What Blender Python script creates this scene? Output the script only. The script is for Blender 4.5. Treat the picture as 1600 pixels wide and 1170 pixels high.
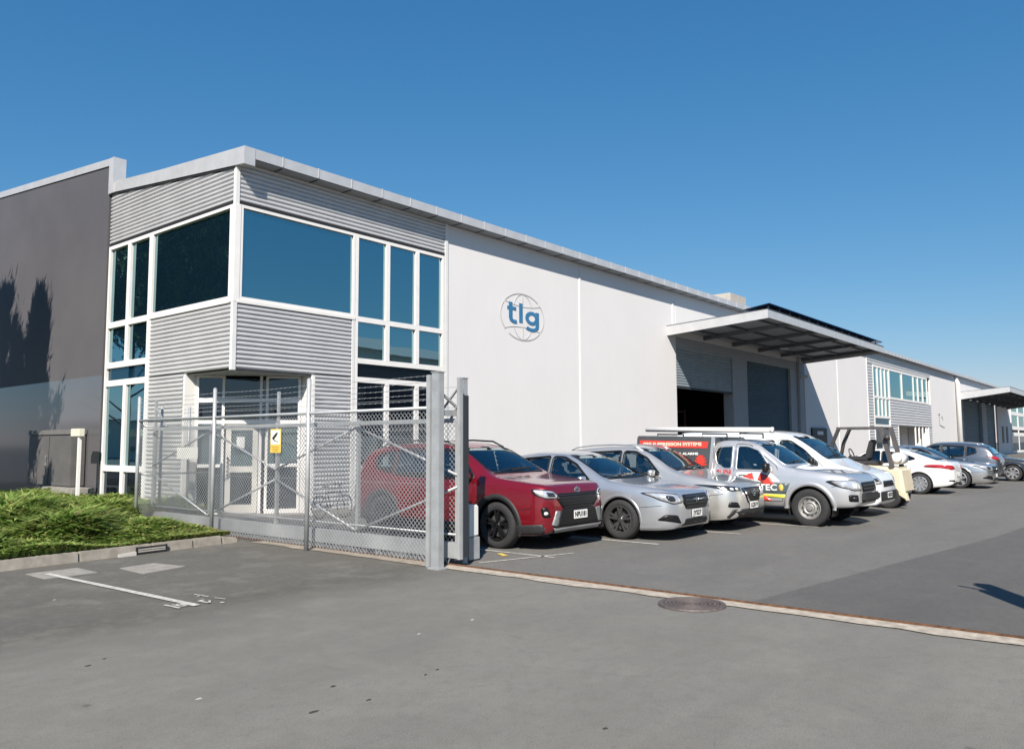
import bpy, bmesh, math, random
import numpy as np
from mathutils import Vector, Matrix
from mathutils.bvhtree import BVHTree

for o in list(bpy.data.objects):
    bpy.data.objects.remove(o, do_unlink=True)
R = math.radians
scene = bpy.context.scene
COL = scene.collection
random.seed(11)

# ------------------------------------------------------------------ camera
# world: X runs along the long facade (away, right), Y along the short facade (away, left)
cam_data = bpy.data.cameras.new('camera')
cam = bpy.data.objects.new('camera', cam_data)
COL.objects.link(cam)
yaw, pitch, roll = R(39.385), R(4.922), R(-0.251)
fw = Vector((math.cos(yaw) * math.cos(pitch), math.sin(yaw) * math.cos(pitch), math.sin(pitch)))
r0 = Vector((math.sin(yaw), -math.cos(yaw), 0))
u0 = r0.cross(fw)
rt = r0 * math.cos(roll) + u0 * math.sin(roll)
up = rt.cross(fw)
cam.matrix_world = Matrix(((rt.x, up.x, -fw.x, 0), (rt.y, up.y, -fw.y, 0), (rt.z, up.z, -fw.z, 1.65), (0, 0, 0, 1)))
cam_data.sensor_fit = 'HORIZONTAL'
cam_data.sensor_width = 36
cam_data.lens = 36 * 1241.65 / 1600
cam_data.clip_start = 0.1
cam_data.clip_end = 5000
scene.camera = cam

# ------------------------------------------------------------------ sky and sun
SUN_EL, SUN_AZ = R(40), R(33)          # the light travels along azimuth 33 degrees from +X
world = bpy.data.worlds.new('World')
scene.world = world
world.use_nodes = True
wn = world.node_tree
bg = wn.nodes['Background']
sky = wn.nodes.new('ShaderNodeTexSky')
sky.sky_type = 'NISHITA'
sky.sun_disc = False
sky.sun_elevation = SUN_EL
sky.sun_rotation = R(90) - (SUN_AZ + math.pi)
sky.air_density = 1.2
sky.dust_density = 0.0
sky.ozone_density = 6.0
# the phone's colour curve on the sky: one tone curve per channel, the same for the whole dome
sep = wn.nodes.new('ShaderNodeSeparateColor')
cmb = wn.nodes.new('ShaderNodeCombineColor')
wn.links.new(sky.outputs[0], sep.inputs[0])
for ch, (pw, gn) in enumerate(((1.25, .281), (.80, .666), (.62, 1.133))):
    pn = wn.nodes.new('ShaderNodeMath')
    pn.operation = 'POWER'
    pn.inputs[1].default_value = pw
    gm = wn.nodes.new('ShaderNodeMath')
    gm.operation = 'MULTIPLY'
    gm.inputs[1].default_value = gn
    wn.links.new(sep.outputs[ch], pn.inputs[0])
    wn.links.new(pn.outputs[0], gm.inputs[0])
    wn.links.new(gm.outputs[0], cmb.inputs[ch])
wn.links.new(cmb.outputs[0], bg.inputs[0])
bg.inputs[1].default_value = 0.1
sd = bpy.data.lights.new('sun', 'SUN')
sd.energy = 4.5
sd.angle = R(0.53)
sd.color = (1.0, 0.925, 0.83)
sun = bpy.data.objects.new('sun', sd)
COL.objects.link(sun)
sun.rotation_euler = Vector((math.cos(SUN_AZ) * math.cos(SUN_EL), math.sin(SUN_AZ) * math.cos(SUN_EL), -math.sin(SUN_EL))).to_track_quat('-Z', 'Y').to_euler()
sun.location = (-20, -15, 30)
vs = scene.view_settings
vs.view_transform = 'Standard'
vs.look = 'None'
vs.gamma = 1
vs.use_curve_mapping = False
vs.exposure = 0.85
scene.render.engine = 'CYCLES'
try:
    scene.cycles.max_bounces = 8
    scene.cycles.transparent_max_bounces = 12
    scene.cycles.caustics_reflective = False
    scene.cycles.caustics_refractive = False
except Exception:
    pass


# ------------------------------------------------------------------ materials
def srgb(r, g, b):
    def c(v):
        v /= 255
        return v / 12.92 if v <= .04045 else ((v + .055) / 1.055) ** 2.4
    return (c(r), c(g), c(b), 1)


class NT:
    def __init__(s, name):
        s.m = bpy.data.materials.new(name)
        s.m.use_nodes = True
        s.t = s.m.node_tree
        s.p = s.t.nodes['Principled BSDF']
        s.out = s.t.nodes['Material Output']

    def n(s, kind, **kw):
        x = s.t.nodes.new(kind)
        for k, v in kw.items():
            if k.startswith('i_'):
                x.inputs[k[2:].replace('_', ' ')].default_value = v
            else:
                setattr(x, k, v)
        return x

    def l(s, a, b):
        s.t.links.new(a, b)

    def coord(s, scale=(1, 1, 1), kind='Object', rot=0):
        tc = s.n('ShaderNodeTexCoord')
        mp = s.n('ShaderNodeMapping')
        mp.inputs['Scale'].default_value = scale
        mp.inputs['Rotation'].default_value = (0, 0, rot)
        s.l(tc.outputs[kind], mp.inputs[0])
        return mp.outputs[0]

    def noise(s, vec, scale, detail=4, rough=.55):
        x = s.n('ShaderNodeTexNoise')
        x.inputs['Scale'].default_value = scale
        x.inputs['Detail'].default_value = detail
        x.inputs['Roughness'].default_value = rough
        s.l(vec, x.inputs['Vector'])
        return x.outputs[0]

    def ramp(s, fac, stops):
        x = s.n('ShaderNodeValToRGB')
        e = x.color_ramp.elements
        while len(e) < len(stops):
            e.new(.5)
        for q, (p, c) in zip(e, stops):
            q.position = p
            q.color = c if len(c) == 4 else (*c, 1)
        s.l(fac, x.inputs[0])
        return x.outputs[0]

    def mix(s, fac, a, b, mode='MIX'):
        x = s.n('ShaderNodeMix', data_type='RGBA', blend_type=mode)
        for sock, v in ((x.inputs[0], fac), (x.inputs[6], a), (x.inputs[7], b)):
            if hasattr(v, 'links'):
                s.l(v, sock)
            else:
                sock.default_value = v
        return x.outputs[2]

    def bump(s, h, strength, dist=.01):
        x = s.n('ShaderNodeBump')
        x.inputs['Strength'].default_value = strength
        x.inputs['Distance'].default_value = dist
        s.l(h, x.inputs['Height'])
        s.l(x.outputs[0], s.p.inputs['Normal'])


MATS = {}


def M(name, col, rough=.6, metal=0., var=.08, scale=3., bump=0., bscale=60., coat=0., spec=.5, streak=0., kind='Object', rvar=.0):
    """plain surface: colour with gentle mottling, vertical rain streaks, fine relief"""
    if name in MATS:
        return MATS[name]
    t = NT(name)
    c = col if len(col) == 4 else (*col, 1)
    v = t.coord(kind=kind)
    f = t.noise(v, scale, 5, .6)
    lo = tuple(q * (1 - var) for q in c[:3]) + (1,)
    hi = tuple(min(1, q * (1 + var)) for q in c[:3]) + (1,)
    out = t.ramp(f, [(.3, lo), (.7, hi)])
    if streak:
        v2 = t.coord((1.6, 1.6, .09), kind)
        f2 = t.noise(v2, 4, 4, .65)
        k = t.ramp(f2, [(.42, (1 - streak,) * 3), (.62, (1, 1, 1))])
        out = t.mix(1., out, k, 'MULTIPLY')
    t.l(out, t.p.inputs['Base Color'])
    t.p.inputs['Roughness'].default_value = rough
    if rvar:
        mr = t.n('ShaderNodeMapRange')
        mr.inputs[3].default_value = rough - rvar
        mr.inputs[4].default_value = rough + rvar
        t.l(t.noise(v, scale * 2.3, 4), mr.inputs[0])
        t.l(mr.outputs[0], t.p.inputs['Roughness'])
    t.p.inputs['Metallic'].default_value = metal
    t.p.inputs['Coat Weight'].default_value = coat
    t.p.inputs['Coat Roughness'].default_value = .04
    t.p.inputs['Specular IOR Level'].default_value = spec
    if bump:
        t.bump(t.noise(v, bscale, 3), bump, .006)
    MATS[name] = t.m
    return t.m


def paint(name, col, metal=.0, rough=.32, flake=.0, coat=1., dustk=.16):
    """car paint: base with clear coat and a film of dust"""
    if name in MATS:
        return MATS[name]
    t = NT(name)
    v = t.coord()
    c = (*col, 1)
    f = t.noise(v, 2.5, 5, .6)
    dust = t.ramp(f, [(.35, (0, 0, 0)), (.8, (dustk, dustk, dustk))])
    base = t.mix(dust, c, (.35, .32, .28, 1))
    t.l(base, t.p.inputs['Base Color'])
    t.p.inputs['Metallic'].default_value = metal
    t.p.inputs['Roughness'].default_value = rough
    t.p.inputs['Coat Weight'].default_value = coat
    t.p.inputs['Coat Roughness'].default_value = .05
    if flake:
        t.bump(t.noise(v, 900, 1), flake, .001)
    MATS[name] = t.m
    return t.m


def glass(name, tint, refl=.5, dark=(.01, .02, .03), see=.0, ior=1.5):
    """pane: mirror-like surface by fresnel over a tinted (see > 0: transparent) body"""
    if name in MATS:
        return MATS[name]
    t = NT(name)
    g = t.n('ShaderNodeBsdfGlossy')
    g.inputs['Color'].default_value = (*tint, 1)
    g.inputs['Roughness'].default_value = .012
    nz = t.noise(t.coord(), .7, 2)
    bp = t.n('ShaderNodeBump')
    bp.inputs['Strength'].default_value = .09
    bp.inputs['Distance'].default_value = .02
    t.l(nz, bp.inputs['Height'])
    t.l(bp.outputs[0], g.inputs['Normal'])
    if see:
        b = t.n('ShaderNodeBsdfTransparent')
        b.inputs['Color'].default_value = (see * .92, see, see * .97, 1)
    else:
        b = t.n('ShaderNodeBsdfDiffuse')
        b.inputs['Color'].default_value = (*dark, 1)
    fr = t.n('ShaderNodeFresnel')
    fr.inputs['IOR'].default_value = ior
    mr = t.n('ShaderNodeMapRange')
    mr.inputs[3].default_value = refl
    mr.inputs[4].default_value = 1
    t.l(fr.outputs[0], mr.inputs[0])
    mx = t.n('ShaderNodeMixShader')
    t.l(mr.outputs[0], mx.inputs[0])
    t.l(b.outputs[0], mx.inputs[1])
    t.l(g.outputs[0], mx.inputs[2])
    t.l(mx.outputs[0], t.out.inputs[0])
    MATS[name] = t.m
    return t.m


# ------------------------------------------------------------------ mesh helpers
def link(name, me, parent=None):
    o = bpy.data.objects.new(name, me)
    COL.objects.link(o)
    if parent is not None:
        o.parent = parent
    return o


def tag(o, label=None, cat=None, group=None, kind=None):
    if label:
        o['label'] = label
    if cat:
        o['category'] = cat
    if group:
        o['group'] = group
    if kind:
        o['kind'] = kind
    return o


def empty(name, loc=(0, 0, 0), rz=0., label=None, cat=None, group=None):
    o = link(name, None)
    o.empty_display_size = .2
    o.location = loc
    o.rotation_euler = (0, 0, rz)
    return tag(o, label, cat, group)


class MB:
    """collects simple solids into one mesh"""

    def __init__(s):
        s.v, s.f, s.mi = [], [], []

    def add(s, vs_, fs, mi=0):
        b = len(s.v)
        s.v += [tuple(q) for q in vs_]
        s.f += [tuple(b + i for i in f) for f in fs]
        s.mi += [mi] * len(fs)
        return s

    def box(s, x0, x1, y0, y1, z0, z1, mi=0):
        vs_ = [(x, y, z) for z in (z0, z1) for y in (y0, y1) for x in (x0, x1)]
        return s.add(vs_, [(0, 2, 3, 1), (4, 5, 7, 6), (0, 1, 5, 4), (2, 6, 7, 3), (0, 4, 6, 2), (1, 3, 7, 5)], mi)

    def hexa(s, p, mi=0):
        """8 corners: bottom 4 ring, top 4 ring (counter-clockwise from above)"""
        return s.add(p, [(3, 2, 1, 0), (4, 5, 6, 7), (0, 1, 5, 4), (1, 2, 6, 5), (2, 3, 7, 6), (3, 0, 4, 7)], mi)

    def bar(s, a, b, w, h=None, mi=0, upv=(0, 0, 1)):
        """rectangular bar from a to b"""
        h = h or w
        a, b = Vector(a), Vector(b)
        d = (b - a).normalized()
        u_ = Vector(upv)
        if abs(d.dot(u_)) > .98:
            u_ = Vector((1, 0, 0))
        sd_ = d.cross(u_).normalized() * w / 2
        u2 = sd_.cross(d).normalized() * h / 2
        p = [a - sd_ - u2, a + sd_ - u2, a + sd_ + u2, a - sd_ + u2, b - sd_ - u2, b + sd_ - u2, b + sd_ + u2, b - sd_ + u2]
        return s.add(p, [(0, 1, 2, 3), (7, 6, 5, 4), (4, 5, 1, 0), (5, 6, 2, 1), (6, 7, 3, 2), (7, 4, 0, 3)], mi)

    def tube(s, pts, r, n=8, mi=0, cap=True):
        pts = [Vector(p) for p in pts]
        rs = r if isinstance(r, (list, tuple)) else [r] * len(pts)
        rings = []
        for i, p in enumerate(pts):
            d = (pts[min(i + 1, len(pts) - 1)] - pts[max(i - 1, 0)]).normalized()
            a = d.cross(Vector((0, 0, 1)))
            if a.length < .05:
                a = d.cross(Vector((1, 0, 0)))
            a.normalize()
            b = d.cross(a)
            rings.append([p + (a * math.cos(2 * math.pi * k / n) + b * math.sin(2 * math.pi * k / n)) * rs[i] for k in range(n)])
        vs_ = [q for g_ in rings for q in g_]
        fs = []
        for i in range(len(pts) - 1):
            for k in range(n):
                k2 = (k + 1) % n
                fs.append((i * n + k, (i + 1) * n + k, (i + 1) * n + k2, i * n + k2))
        if cap:
            fs.append(tuple(range(n)))
            fs.append(tuple(reversed(range(len(vs_) - n, len(vs_)))))
        return s.add(vs_, fs, mi)

    def lathe(s, prof, axis='z', n=24, c=(0, 0, 0), mi=0, closed=False):
        """prof: (radius, along) pairs"""
        vs_, fs = [], []
        for k in range(n):
            a = 2 * math.pi * k / n
            ca, sa = math.cos(a), math.sin(a)
            for r_, h in prof:
                p = {'z': (r_ * ca, r_ * sa, h), 'x': (h, r_ * ca, r_ * sa), 'y': (r_ * sa, h, r_ * ca)}[axis]
                vs_.append((p[0] + c[0], p[1] + c[1], p[2] + c[2]))
        m = len(prof)
        for k in range(n):
            k2 = (k + 1) % n
            for i in range(m - 1 + (1 if closed else 0)):
                j = (i + 1) % m
                fs.append((k * m + i, k2 * m + i, k2 * m + j, k * m + j))
        return s.add(vs_, fs, mi)

    def mesh(s, name, mats, smooth=False):
        me = bpy.data.meshes.new(name)
        me.from_pydata(s.v, [], s.f)
        for m_ in (mats if isinstance(mats, (list, tuple)) else [mats]):
            me.materials.append(m_)
        me.polygons.foreach_set('material_index', s.mi)
        if smooth:
            me.polygons.foreach_set('use_smooth', [True] * len(s.f))
        me.validate()
        me.update()
        return me

    def build(s, name, mats, parent=None, smooth=False):
        return link(name, s.mesh(name, mats, smooth), parent)


def box(name, x0, x1, y0, y1, z0, z1, m, parent=None, bev=0.):
    o = MB().box(x0, x1, y0, y1, z0, z1).build(name, m, parent)
    if bev:
        bevel(o, bev)
    return o


def bevel(o, w, seg=2):
    bm = bmesh.new()
    bm.from_mesh(o.data)
    bmesh.ops.remove_doubles(bm, verts=bm.verts, dist=1e-5)
    es = [e for e in bm.edges if len(e.link_faces) == 2 and e.calc_face_angle(0) > .6]
    bmesh.ops.bevel(bm, geom=es, offset=w, segments=seg, affect='EDGES', clamp_overlap=True)
    bmesh.ops.recalc_face_normals(bm, faces=bm.faces)
    bm.to_mesh(o.data)
    bm.free()
    return o


def text_mesh(txt, size, depth=.004, bold=0., name='lettering'):
    """flat lettering as a mesh in its own XY plane, centred"""
    cu = bpy.data.curves.new(name, 'FONT')
    cu.body = txt
    cu.size = size
    cu.extrude = depth / 2
    cu.offset = bold
    cu.align_x = 'CENTER'
    cu.align_y = 'CENTER'
    cu.resolution_u = 3
    o = bpy.data.objects.new(name, cu)
    COL.objects.link(o)
    dg = bpy.context.evaluated_depsgraph_get()
    me = bpy.data.meshes.new_from_object(o.evaluated_get(dg))
    bpy.data.objects.remove(o, do_unlink=True)
    return me


def put_text(txt, size, m, parent, origin, right, upv, bold=0., width=None, name='lettering', depth=.004):
    me = text_mesh(txt, size, depth, bold, name)
    me.materials.clear()
    me.materials.append(m)
    rt_ = Vector(right).normalized()
    uv_ = Vector(upv).normalized()
    nn = rt_.cross(uv_)
    sx = 1.
    if width:
        xs = [q.co.x for q in me.vertices]
        sx = width / max(1e-4, max(xs) - min(xs))
    for q in me.vertices:
        q.co = Vector(origin) + rt_ * q.co.x * sx + uv_ * q.co.y + nn * q.co.z
    return link(name, me, parent)


def ribbon(mb_, pts_, w, z0, z1, sx=1., sy=1., closed=False):
    """flat stroke of width w along pts (x, y); extruded z0..z1 along third axis; returns verts as (x, d, y)"""
    P_ = [Vector((p[0], p[1])) for p in pts_]
    n = len(P_)
    L_, R_ = [], []
    for i in range(n):
        if closed:
            a, b = P_[i - 1], P_[(i + 1) % n]
        else:
            a, b = P_[max(i - 1, 0)], P_[min(i + 1, n - 1)]
        d = (b - a).normalized()
        nn = Vector((-d.y, d.x)) * w / 2
        L_.append(P_[i] + nn)
        R_.append(P_[i] - nn)
    vs_ = []
    for i in range(n):
        for q in (L_[i], R_[i]):
            for zz in (z0, z1):
                vs_.append((q.x * sx, zz, q.y * sy))
    fs = []
    m = n if closed else n - 1
    for i in range(m):
        a, b = 4 * i, 4 * ((i + 1) % n)
        fs += [(a, b, b + 2, a + 2), (a + 1, a + 3, b + 3, b + 1), (a, a + 1, b + 1, b), (a + 2, b + 2, b + 3, a + 3)]
    if not closed:
        e_ = 4 * (n - 1)
        fs += [(0, 2, 3, 1), (e_, e_ + 1, e_ + 3, e_ + 2)]
    return mb_.add(vs_, fs)
# ------------------------------------------------------------------ ground
def asphalt(name, col, stain=.25, warm=.0, seed=0., agg=.6, older=False):
    t = NT(name)
    v = t.coord()
    vb = t.coord((.09, .55, 1), rot=R(18 + seed * 40))
    c = (*col, 1)
    big = t.noise(v, .23 + seed * .05, 5, .6)
    mid = t.noise(v, 3.1, 8, .7)
    fine = t.noise(v, 190, 3, .7)
    band = t.noise(vb, 1.7, 4, .6)
    x = t.ramp(big, [(.28, tuple(q * (1 - stain) for q in col)), (.5, col), (.74, tuple(q * 1.1 for q in col))])
    x = t.mix(t.ramp(band, [(.34, (.32, .32, .32)), (.56, (0, 0, 0))]), x, tuple(q * .62 for q in col) + (1,))
    x = t.mix(t.ramp(mid, [(.3, (.34,) * 3), (.62, (0, 0, 0))]), x, (col[0] * .72, col[1] * .7, col[2] * .66, 1))
    x = t.mix(t.ramp(t.noise(v, .6, 5, .6), [(.52, (0, 0, 0)), (.8, (.30 + warm,) * 3)]), x, (col[0] * 1.10, col[1] * 1.0, col[2] * .84, 1))
    if older:                       # the strip by the kerb is older, darker seal with a ragged edge
        sp = t.n('ShaderNodeSeparateXYZ')
        t.l(v, sp.inputs[0])
        ad = t.n('ShaderNodeMath', operation='MULTIPLY_ADD')
        t.l(t.noise(t.coord((.35, 1.2, 1)), .9, 4, .6), ad.inputs[0])
        ad.inputs[1].default_value = 2.6
        t.l(sp.outputs[1], ad.inputs[2])
        mr = t.n('ShaderNodeMapRange')
        mr.inputs[1].default_value = 7.7
        mr.inputs[2].default_value = 9.1
        t.l(ad.outputs[0], mr.inputs[0])
        k = t.mix(mr.outputs[0], (1, 1, 1, 1), (.60, .59, .58, 1))
        x = t.mix(1., x, k, 'MULTIPLY')
    # short scuffs and oil drips
    x = t.mix(t.ramp(t.noise(t.coord((.5, 5, 1), rot=R(35)), 1.1, 6, .7), [(.60, (0, 0, 0)), (.72, (.35,) * 3)]), x, tuple(q * .66 for q in col) + (1,))
    x = t.mix(t.ramp(t.noise(v, 9, 6, .8), [(.34, (.75,) * 3), (.52, (0, 0, 0))]), x, tuple(q * .76 for q in col) + (1,))
    x = t.mix(t.ramp(t.noise(v, 1.4, 6, .75), [(.50, (0, 0, 0)), (.68, (.45,) * 3)]), x, (col[0] * 1.17, col[1] * 1.16, col[2] * 1.10, 1))
    x = t.mix(1., x, t.ramp(fine, [(.25, (1 - agg,) * 3), (.5, (1, 1, 1)), (.78, (1 + agg * .6,) * 3)]), 'MULTIPLY')
    x = t.mix(1., x, t.ramp(t.noise(v, 75, 2, .8), [(.28, (.62,) * 3), (.46, (1, 1, 1)), (.60, (1, 1, 1)), (.76, (1.38,) * 3)]), 'MULTIPLY')
    vor = t.n('ShaderNodeTexVoronoi')
    vor.inputs['Scale'].default_value = 1.15
    t.l(v, vor.inputs['Vector'])
    spot = t.ramp(vor.outputs['Distance'], [(.018, (.55, .55, .55)), (.05, (0, 0, 0))])
    x = t.mix(spot, x, (.035, .033, .03, 1))
    # hairline cracks, wandering
    cr = t.n('ShaderNodeTexVoronoi', feature='DISTANCE_TO_EDGE')
    cr.inputs['Scale'].default_value = .16
    wv = t.n('ShaderNodeVectorMath', operation='ADD')
    t.l(v, wv.inputs[0])
    nz = t.n('ShaderNodeTexNoise')
    nz.inputs['Scale'].default_value = 1.3
    nz.inputs['Detail'].default_value = 6
    t.l(v, nz.inputs['Vector'])
    t.l(nz.outputs[1], wv.inputs[1])
    t.l(wv.outputs[0], cr.inputs['Vector'])
    x = t.mix(t.ramp(cr.outputs[0], [(.0, (.10,) * 3), (.002, (0, 0, 0))]), x, (.05, .048, .045, 1))
    t.l(x, t.p.inputs['Base Color'])
    t.p.inputs['Roughness'].default_value = .82
    t.p.inputs['Specular IOR Level'].default_value = .35
    t.bump(fine, .45, .006)
    return t.m


m_drive = asphalt('asphalt_drive', (.190, .184, .165), .18, .1, older=True)
m_yard = asphalt('asphalt_yard', (.155, .150, .140), .14, .0, .35)
m_lane = asphalt('asphalt_lane', (.112, .108, .102), .15, .0, .7)
m_conc = M('concrete', (.25, .237, .213), .85, var=.2, scale=7, bump=.4, bscale=70)
m_kerb = M('kerb_concrete', (.27, .245, .21), .85, var=.25, scale=6, bump=.5, bscale=50)
m_strip = M('track_concrete', (.37, .325, .265), .85, var=.3, scale=9, bump=.6, bscale=45)
m_rust = M('rusty_rail', (.13, .066, .036), .8, .3, var=.5, scale=14, bump=.5)
m_line = M('line_paint_white', (.45, .435, .40), .8, var=.35, scale=16)
m_liney = M('line_paint_yellow', (.55, .42, .10), .8, var=.3, scale=16)
m_iron = M('cast_iron', (.105, .085, .078), .65, .2, var=.3, scale=25)
m_soil = M('soil', (.05, .037, .024), .95, var=.4, scale=6, bump=.6)


def sheet(name, pts, z, m, kind='structure', parent=None):
    o = MB().add([(x, y, z) for x, y in pts], [tuple(range(len(pts)))]).build(name, m, parent)
    if kind and parent is None:
        o['kind'] = kind
    return o


sheet('ground', [(-900, -900), (900, -900), (900, 900), (-900, 900)], 0, m_drive)
sheet('yard_pavement', [(7.98, -60), (150, -60), (150, 15.38), (7.98, 15.38)], .004, m_yard)
sheet('lane_pavement', [(8.0, 3.42), (8.0, -50), (150, -50), (150, -3), (60, .2), (30, 1.3), (16.1, 2.36)], .008, m_lane)

# gate track: pale strip with ragged edge, rusty rail beside it
rnd = random.Random(3)
pts = []
for i in range(60):
    y = -6 + i * 18 / 59
    pts.append((7.68 + rnd.uniform(-.045, .035), y))
pts += [(7.95, 12), (7.95, -6)]
sheet('track_strip', pts, .010, m_strip)
rail = MB()
rail.box(7.955, 7.975, -6, 16, 0, .022)
rail.box(7.925, 7.94, -6, 16, 0, .030)
o = rail.build('gate_rail', m_rust)
tag(o, 'rusty steel gate rail along the pale concrete strip', 'rail')


def lid():
    m = MB()
    prof = [(0, .016)]
    for r_ in (.03, .07, .11, .15, .19, .23):
        prof += [(r_, .016), (r_ + .004, .001), (r_ + .018, .001), (r_ + .022, .016)]
    prof += [(.272, .016), (.276, .006), (.286, .006), (.29, .018), (.335, .018), (.342, .0)]
    m.lathe(prof, 'z', 48)
    return m


e = empty('manhole_cover', (7.53, 3.83, .004), label='round ribbed manhole cover set into the pale gate strip', cat='manhole')
lid().build('lid', m_iron, e)

# pale concrete pads in the drive, near the kerb
o = MB().box(4.05, 4.68, 10.80, 11.42, -.02, .007).build('concrete_pad', m_conc)
tag(o, 'square concrete pad in the asphalt crossed by the white line', 'pad', 'concrete pads in the drive')
o = MB().add([(x, y, z) for z in (-.02, .007) for x, y in ((5.0, 10.2), (5.65, 10.38), (5.53, 11.02), (5.02, 10.93))],
             [(3, 2, 1, 0), (4, 5, 6, 7), (0, 1, 5, 4), (1, 2, 6, 5), (2, 3, 7, 6), (3, 0, 4, 7)]).build('concrete_pad', m_conc)
tag(o, 'concrete pad in the asphalt beside the kerb inlet', 'pad', 'concrete pads in the drive')


def stripe(name, a, b, w, m, label, z=.011, n=14, wob=.006):
    a, b = Vector((*a, 0)), Vector((*b, 0))
    d = (b - a).normalized()
    s_ = Vector((-d.y, d.x, 0)) * w / 2
    rr = random.Random(hash(name) % 99 + int(a.x * 10))
    L_, Rr = [], []
    for i in range(n):
        p = a.lerp(b, i / (n - 1))
        L_.append(p + s_ * (1 + rr.uniform(-.12, .08)))
        Rr.append(p - s_ * (1 + rr.uniform(-.12, .08)))
    vs_ = [(p.x, p.y, z) for p in L_ + Rr]
    o_ = MB().add(vs_, [(n + i, n + i + 1, i + 1, i) for i in range(n - 1)]).build(name, m)
    return tag(o_, label, 'marking')


stripe('painted_line', (4.22, 11.2), (4.37, 7.77), .085, m_line, 'white painted line from the kerb across the drive')
# worn stencil letters at the end of the line
e = empty('painted_letters', (0, 0, 0), label='worn white stencil letters at the end of the painted line', cat='marking')
for a, b in (((4.17, 8.05), (4.19, 7.78)), ((4.23, 8.0), (4.245, 7.86)), ((4.29, 8.0), (4.30, 7.85)), ((4.235, 7.86), (4.295, 7.845)), ((4.235, 7.98), (4.295, 7.965))):
    MB().bar((*a, .012), (*b, .012), .030, .002).build('letter_stroke', m_line, e)
for a, b in (((4.50, 7.98), (4.51, 7.80)), ((4.56, 7.98), (4.52, 7.98)), ((4.58, 7.90), (4.52, 7.80)), ((4.60, 7.72), (4.62, 7.68))):
    MB().bar((*a, .012), (*b, .012), .026, .002).build('letter_stroke', m_line, e)
for a, b in (((4.66, 8.35), (4.69, 8.12)), ((4.70, 8.0), (4.73, 7.85)), ((4.62, 8.22), (4.70, 8.25))):
    MB().bar((*a, .012), (*b, .012), .014, .002).build('letter_stroke', m_line, e)

# bay lines between the parked vehicles
for x, y0, y1, w_, lab in ((11.58, 6.45, 12.3, .08, 'faded bay line between the red car and the silver sedan'),
                           (13.75, 6.0, 11.8, .08, 'faded bay line between the silver sedan and the pale crossover'),
                           (15.75, 5.3, 11.0, .08, 'faded bay line beside the front wheel of the ute'),
                           (9.35, 6.9, 12.3, .06, 'thin bay line beside the near wheel of the red car')):
    stripe('bay_line', (x, y0), (x, y1), w_, m_line, lab)
o = stripe('bay_line', (8.3, 7.42), (9.9, 6.95), .05, m_line, 'thin pale line crossing in front of the red car')
o = sheet('yellow_mark', [(8.98, 7.56), (9.06, 7.52), (9.22, 7.78), (9.14, 7.82)], .014, m_liney, None)
tag(o, 'small yellow paint mark on the ground near the red car', 'marking')

# litter, gum, chips scattered on the drive
m_chip = M('pale_chip', (.30, .285, .25), .9)
m_gum = M('dark_spot', (.03, .03, .028), .8)
for i, (x, y, s_, m_, lab) in enumerate((
                                         (2.707, 6.350, 0.019, 1, 'larger dark spot at the left edge of the dark asphalt band'),
                                         (2.873, 6.454, 0.014, 1, 'small dark spot right of the larger one at the left'),
                                         (3.136, 4.173, 0.027, 1, 'long dark scuff low in the left half of the drive'),
                                         (3.538, 4.500, 0.024, 1, 'dark scuff above the long one in the left half'),
                                         (3.505, 4.084, 0.018, 1, 'single dark spot at the bottom centre left'),
                                         (4.124, 4.198, 0.013, 1, 'left one of the paired dark spots at the bottom centre'),
                                         (4.268, 4.225, 0.014, 1, 'right one of the paired dark spots at the bottom centre'),
                                         (4.016, 2.613, 0.022, 1, 'dark spot closest to the bottom edge right of centre'),
                                         (2.831, 4.970, 0.021, 0, 'pale chip at the lower left of the drive'),
                                         (4.954, 5.125, 0.016, 0, 'pale chip below the thick gate post'),
                                         (5.651, 5.134, 0.019, 0, 'pale chip between the gate post and the manhole cover'),
                                         (3.591, 9.294, 0.018, 0, 'pale chip left of the white line'))):
    rr = random.Random(i)
    k = 7
    vs_ = [(x + s_ * rr.uniform(.5, 1.2) * math.cos(2 * math.pi * q / k) * 1.5, y + s_ * rr.uniform(.5, 1.2) * math.sin(2 * math.pi * q / k) * .8, .001) for q in range(k)]
    vs_ += [(p[0] * .5 + x * .5, p[1] * .5 + y * .5, .006) for p in vs_]
    fs = [(q, (q + 1) % k, k + (q + 1) % k, k + q) for q in range(k)] + [tuple(range(k, 2 * k))]
    o = MB().add(vs_, fs).build('ground_fleck', (m_chip, m_gum)[m_])
    tag(o, lab, 'fleck', 'flecks on the drive')

# ------------------------------------------------------------------ planter with kerb
e = empty('kerb', (0, 0, 0), label='low concrete kerb of separate stones edging the green planter', cat='kerb')
kp = [(x, 11.91 + (x - 3.92) * .086) for x in (-6.5, -4.4, -2.3, -.2, 1.6, 2.75, 3.85, 4.95, 6.05, 6.75, 7.28)]
for a, b in zip(kp, kp[1:]):
    g_ = .008
    a2 = (a[0] + g_, a[1])
    b2 = (b[0] - g_, b[1])
    h = .135
    o = MB().hexa([(a2[0], a2[1], -.05), (b2[0], b2[1], -.05), (b2[0], b2[1] + .16, -.05), (a2[0], a2[1] + .16, -.05),
                   (a2[0], a2[1] + .03, h), (b2[0], b2[1] + .03, h), (b2[0], b2[1] + .16, h), (a2[0], a2[1] + .16, h)]).build('kerb_stone', m_kerb, e)
    bevel(o, .012, 2)
o = MB().hexa([(7.29, 12.21, -.05), (7.58, 12.22, -.05), (7.58, 12.9, -.05), (7.29, 12.9, -.05), (7.29, 12.23, .12), (7.58, 12.24, .08), (7.58, 12.9, .10), (7.29, 12.9, .12)]).build('kerb_stone', m_kerb, e)
bevel(o, .015)
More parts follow.
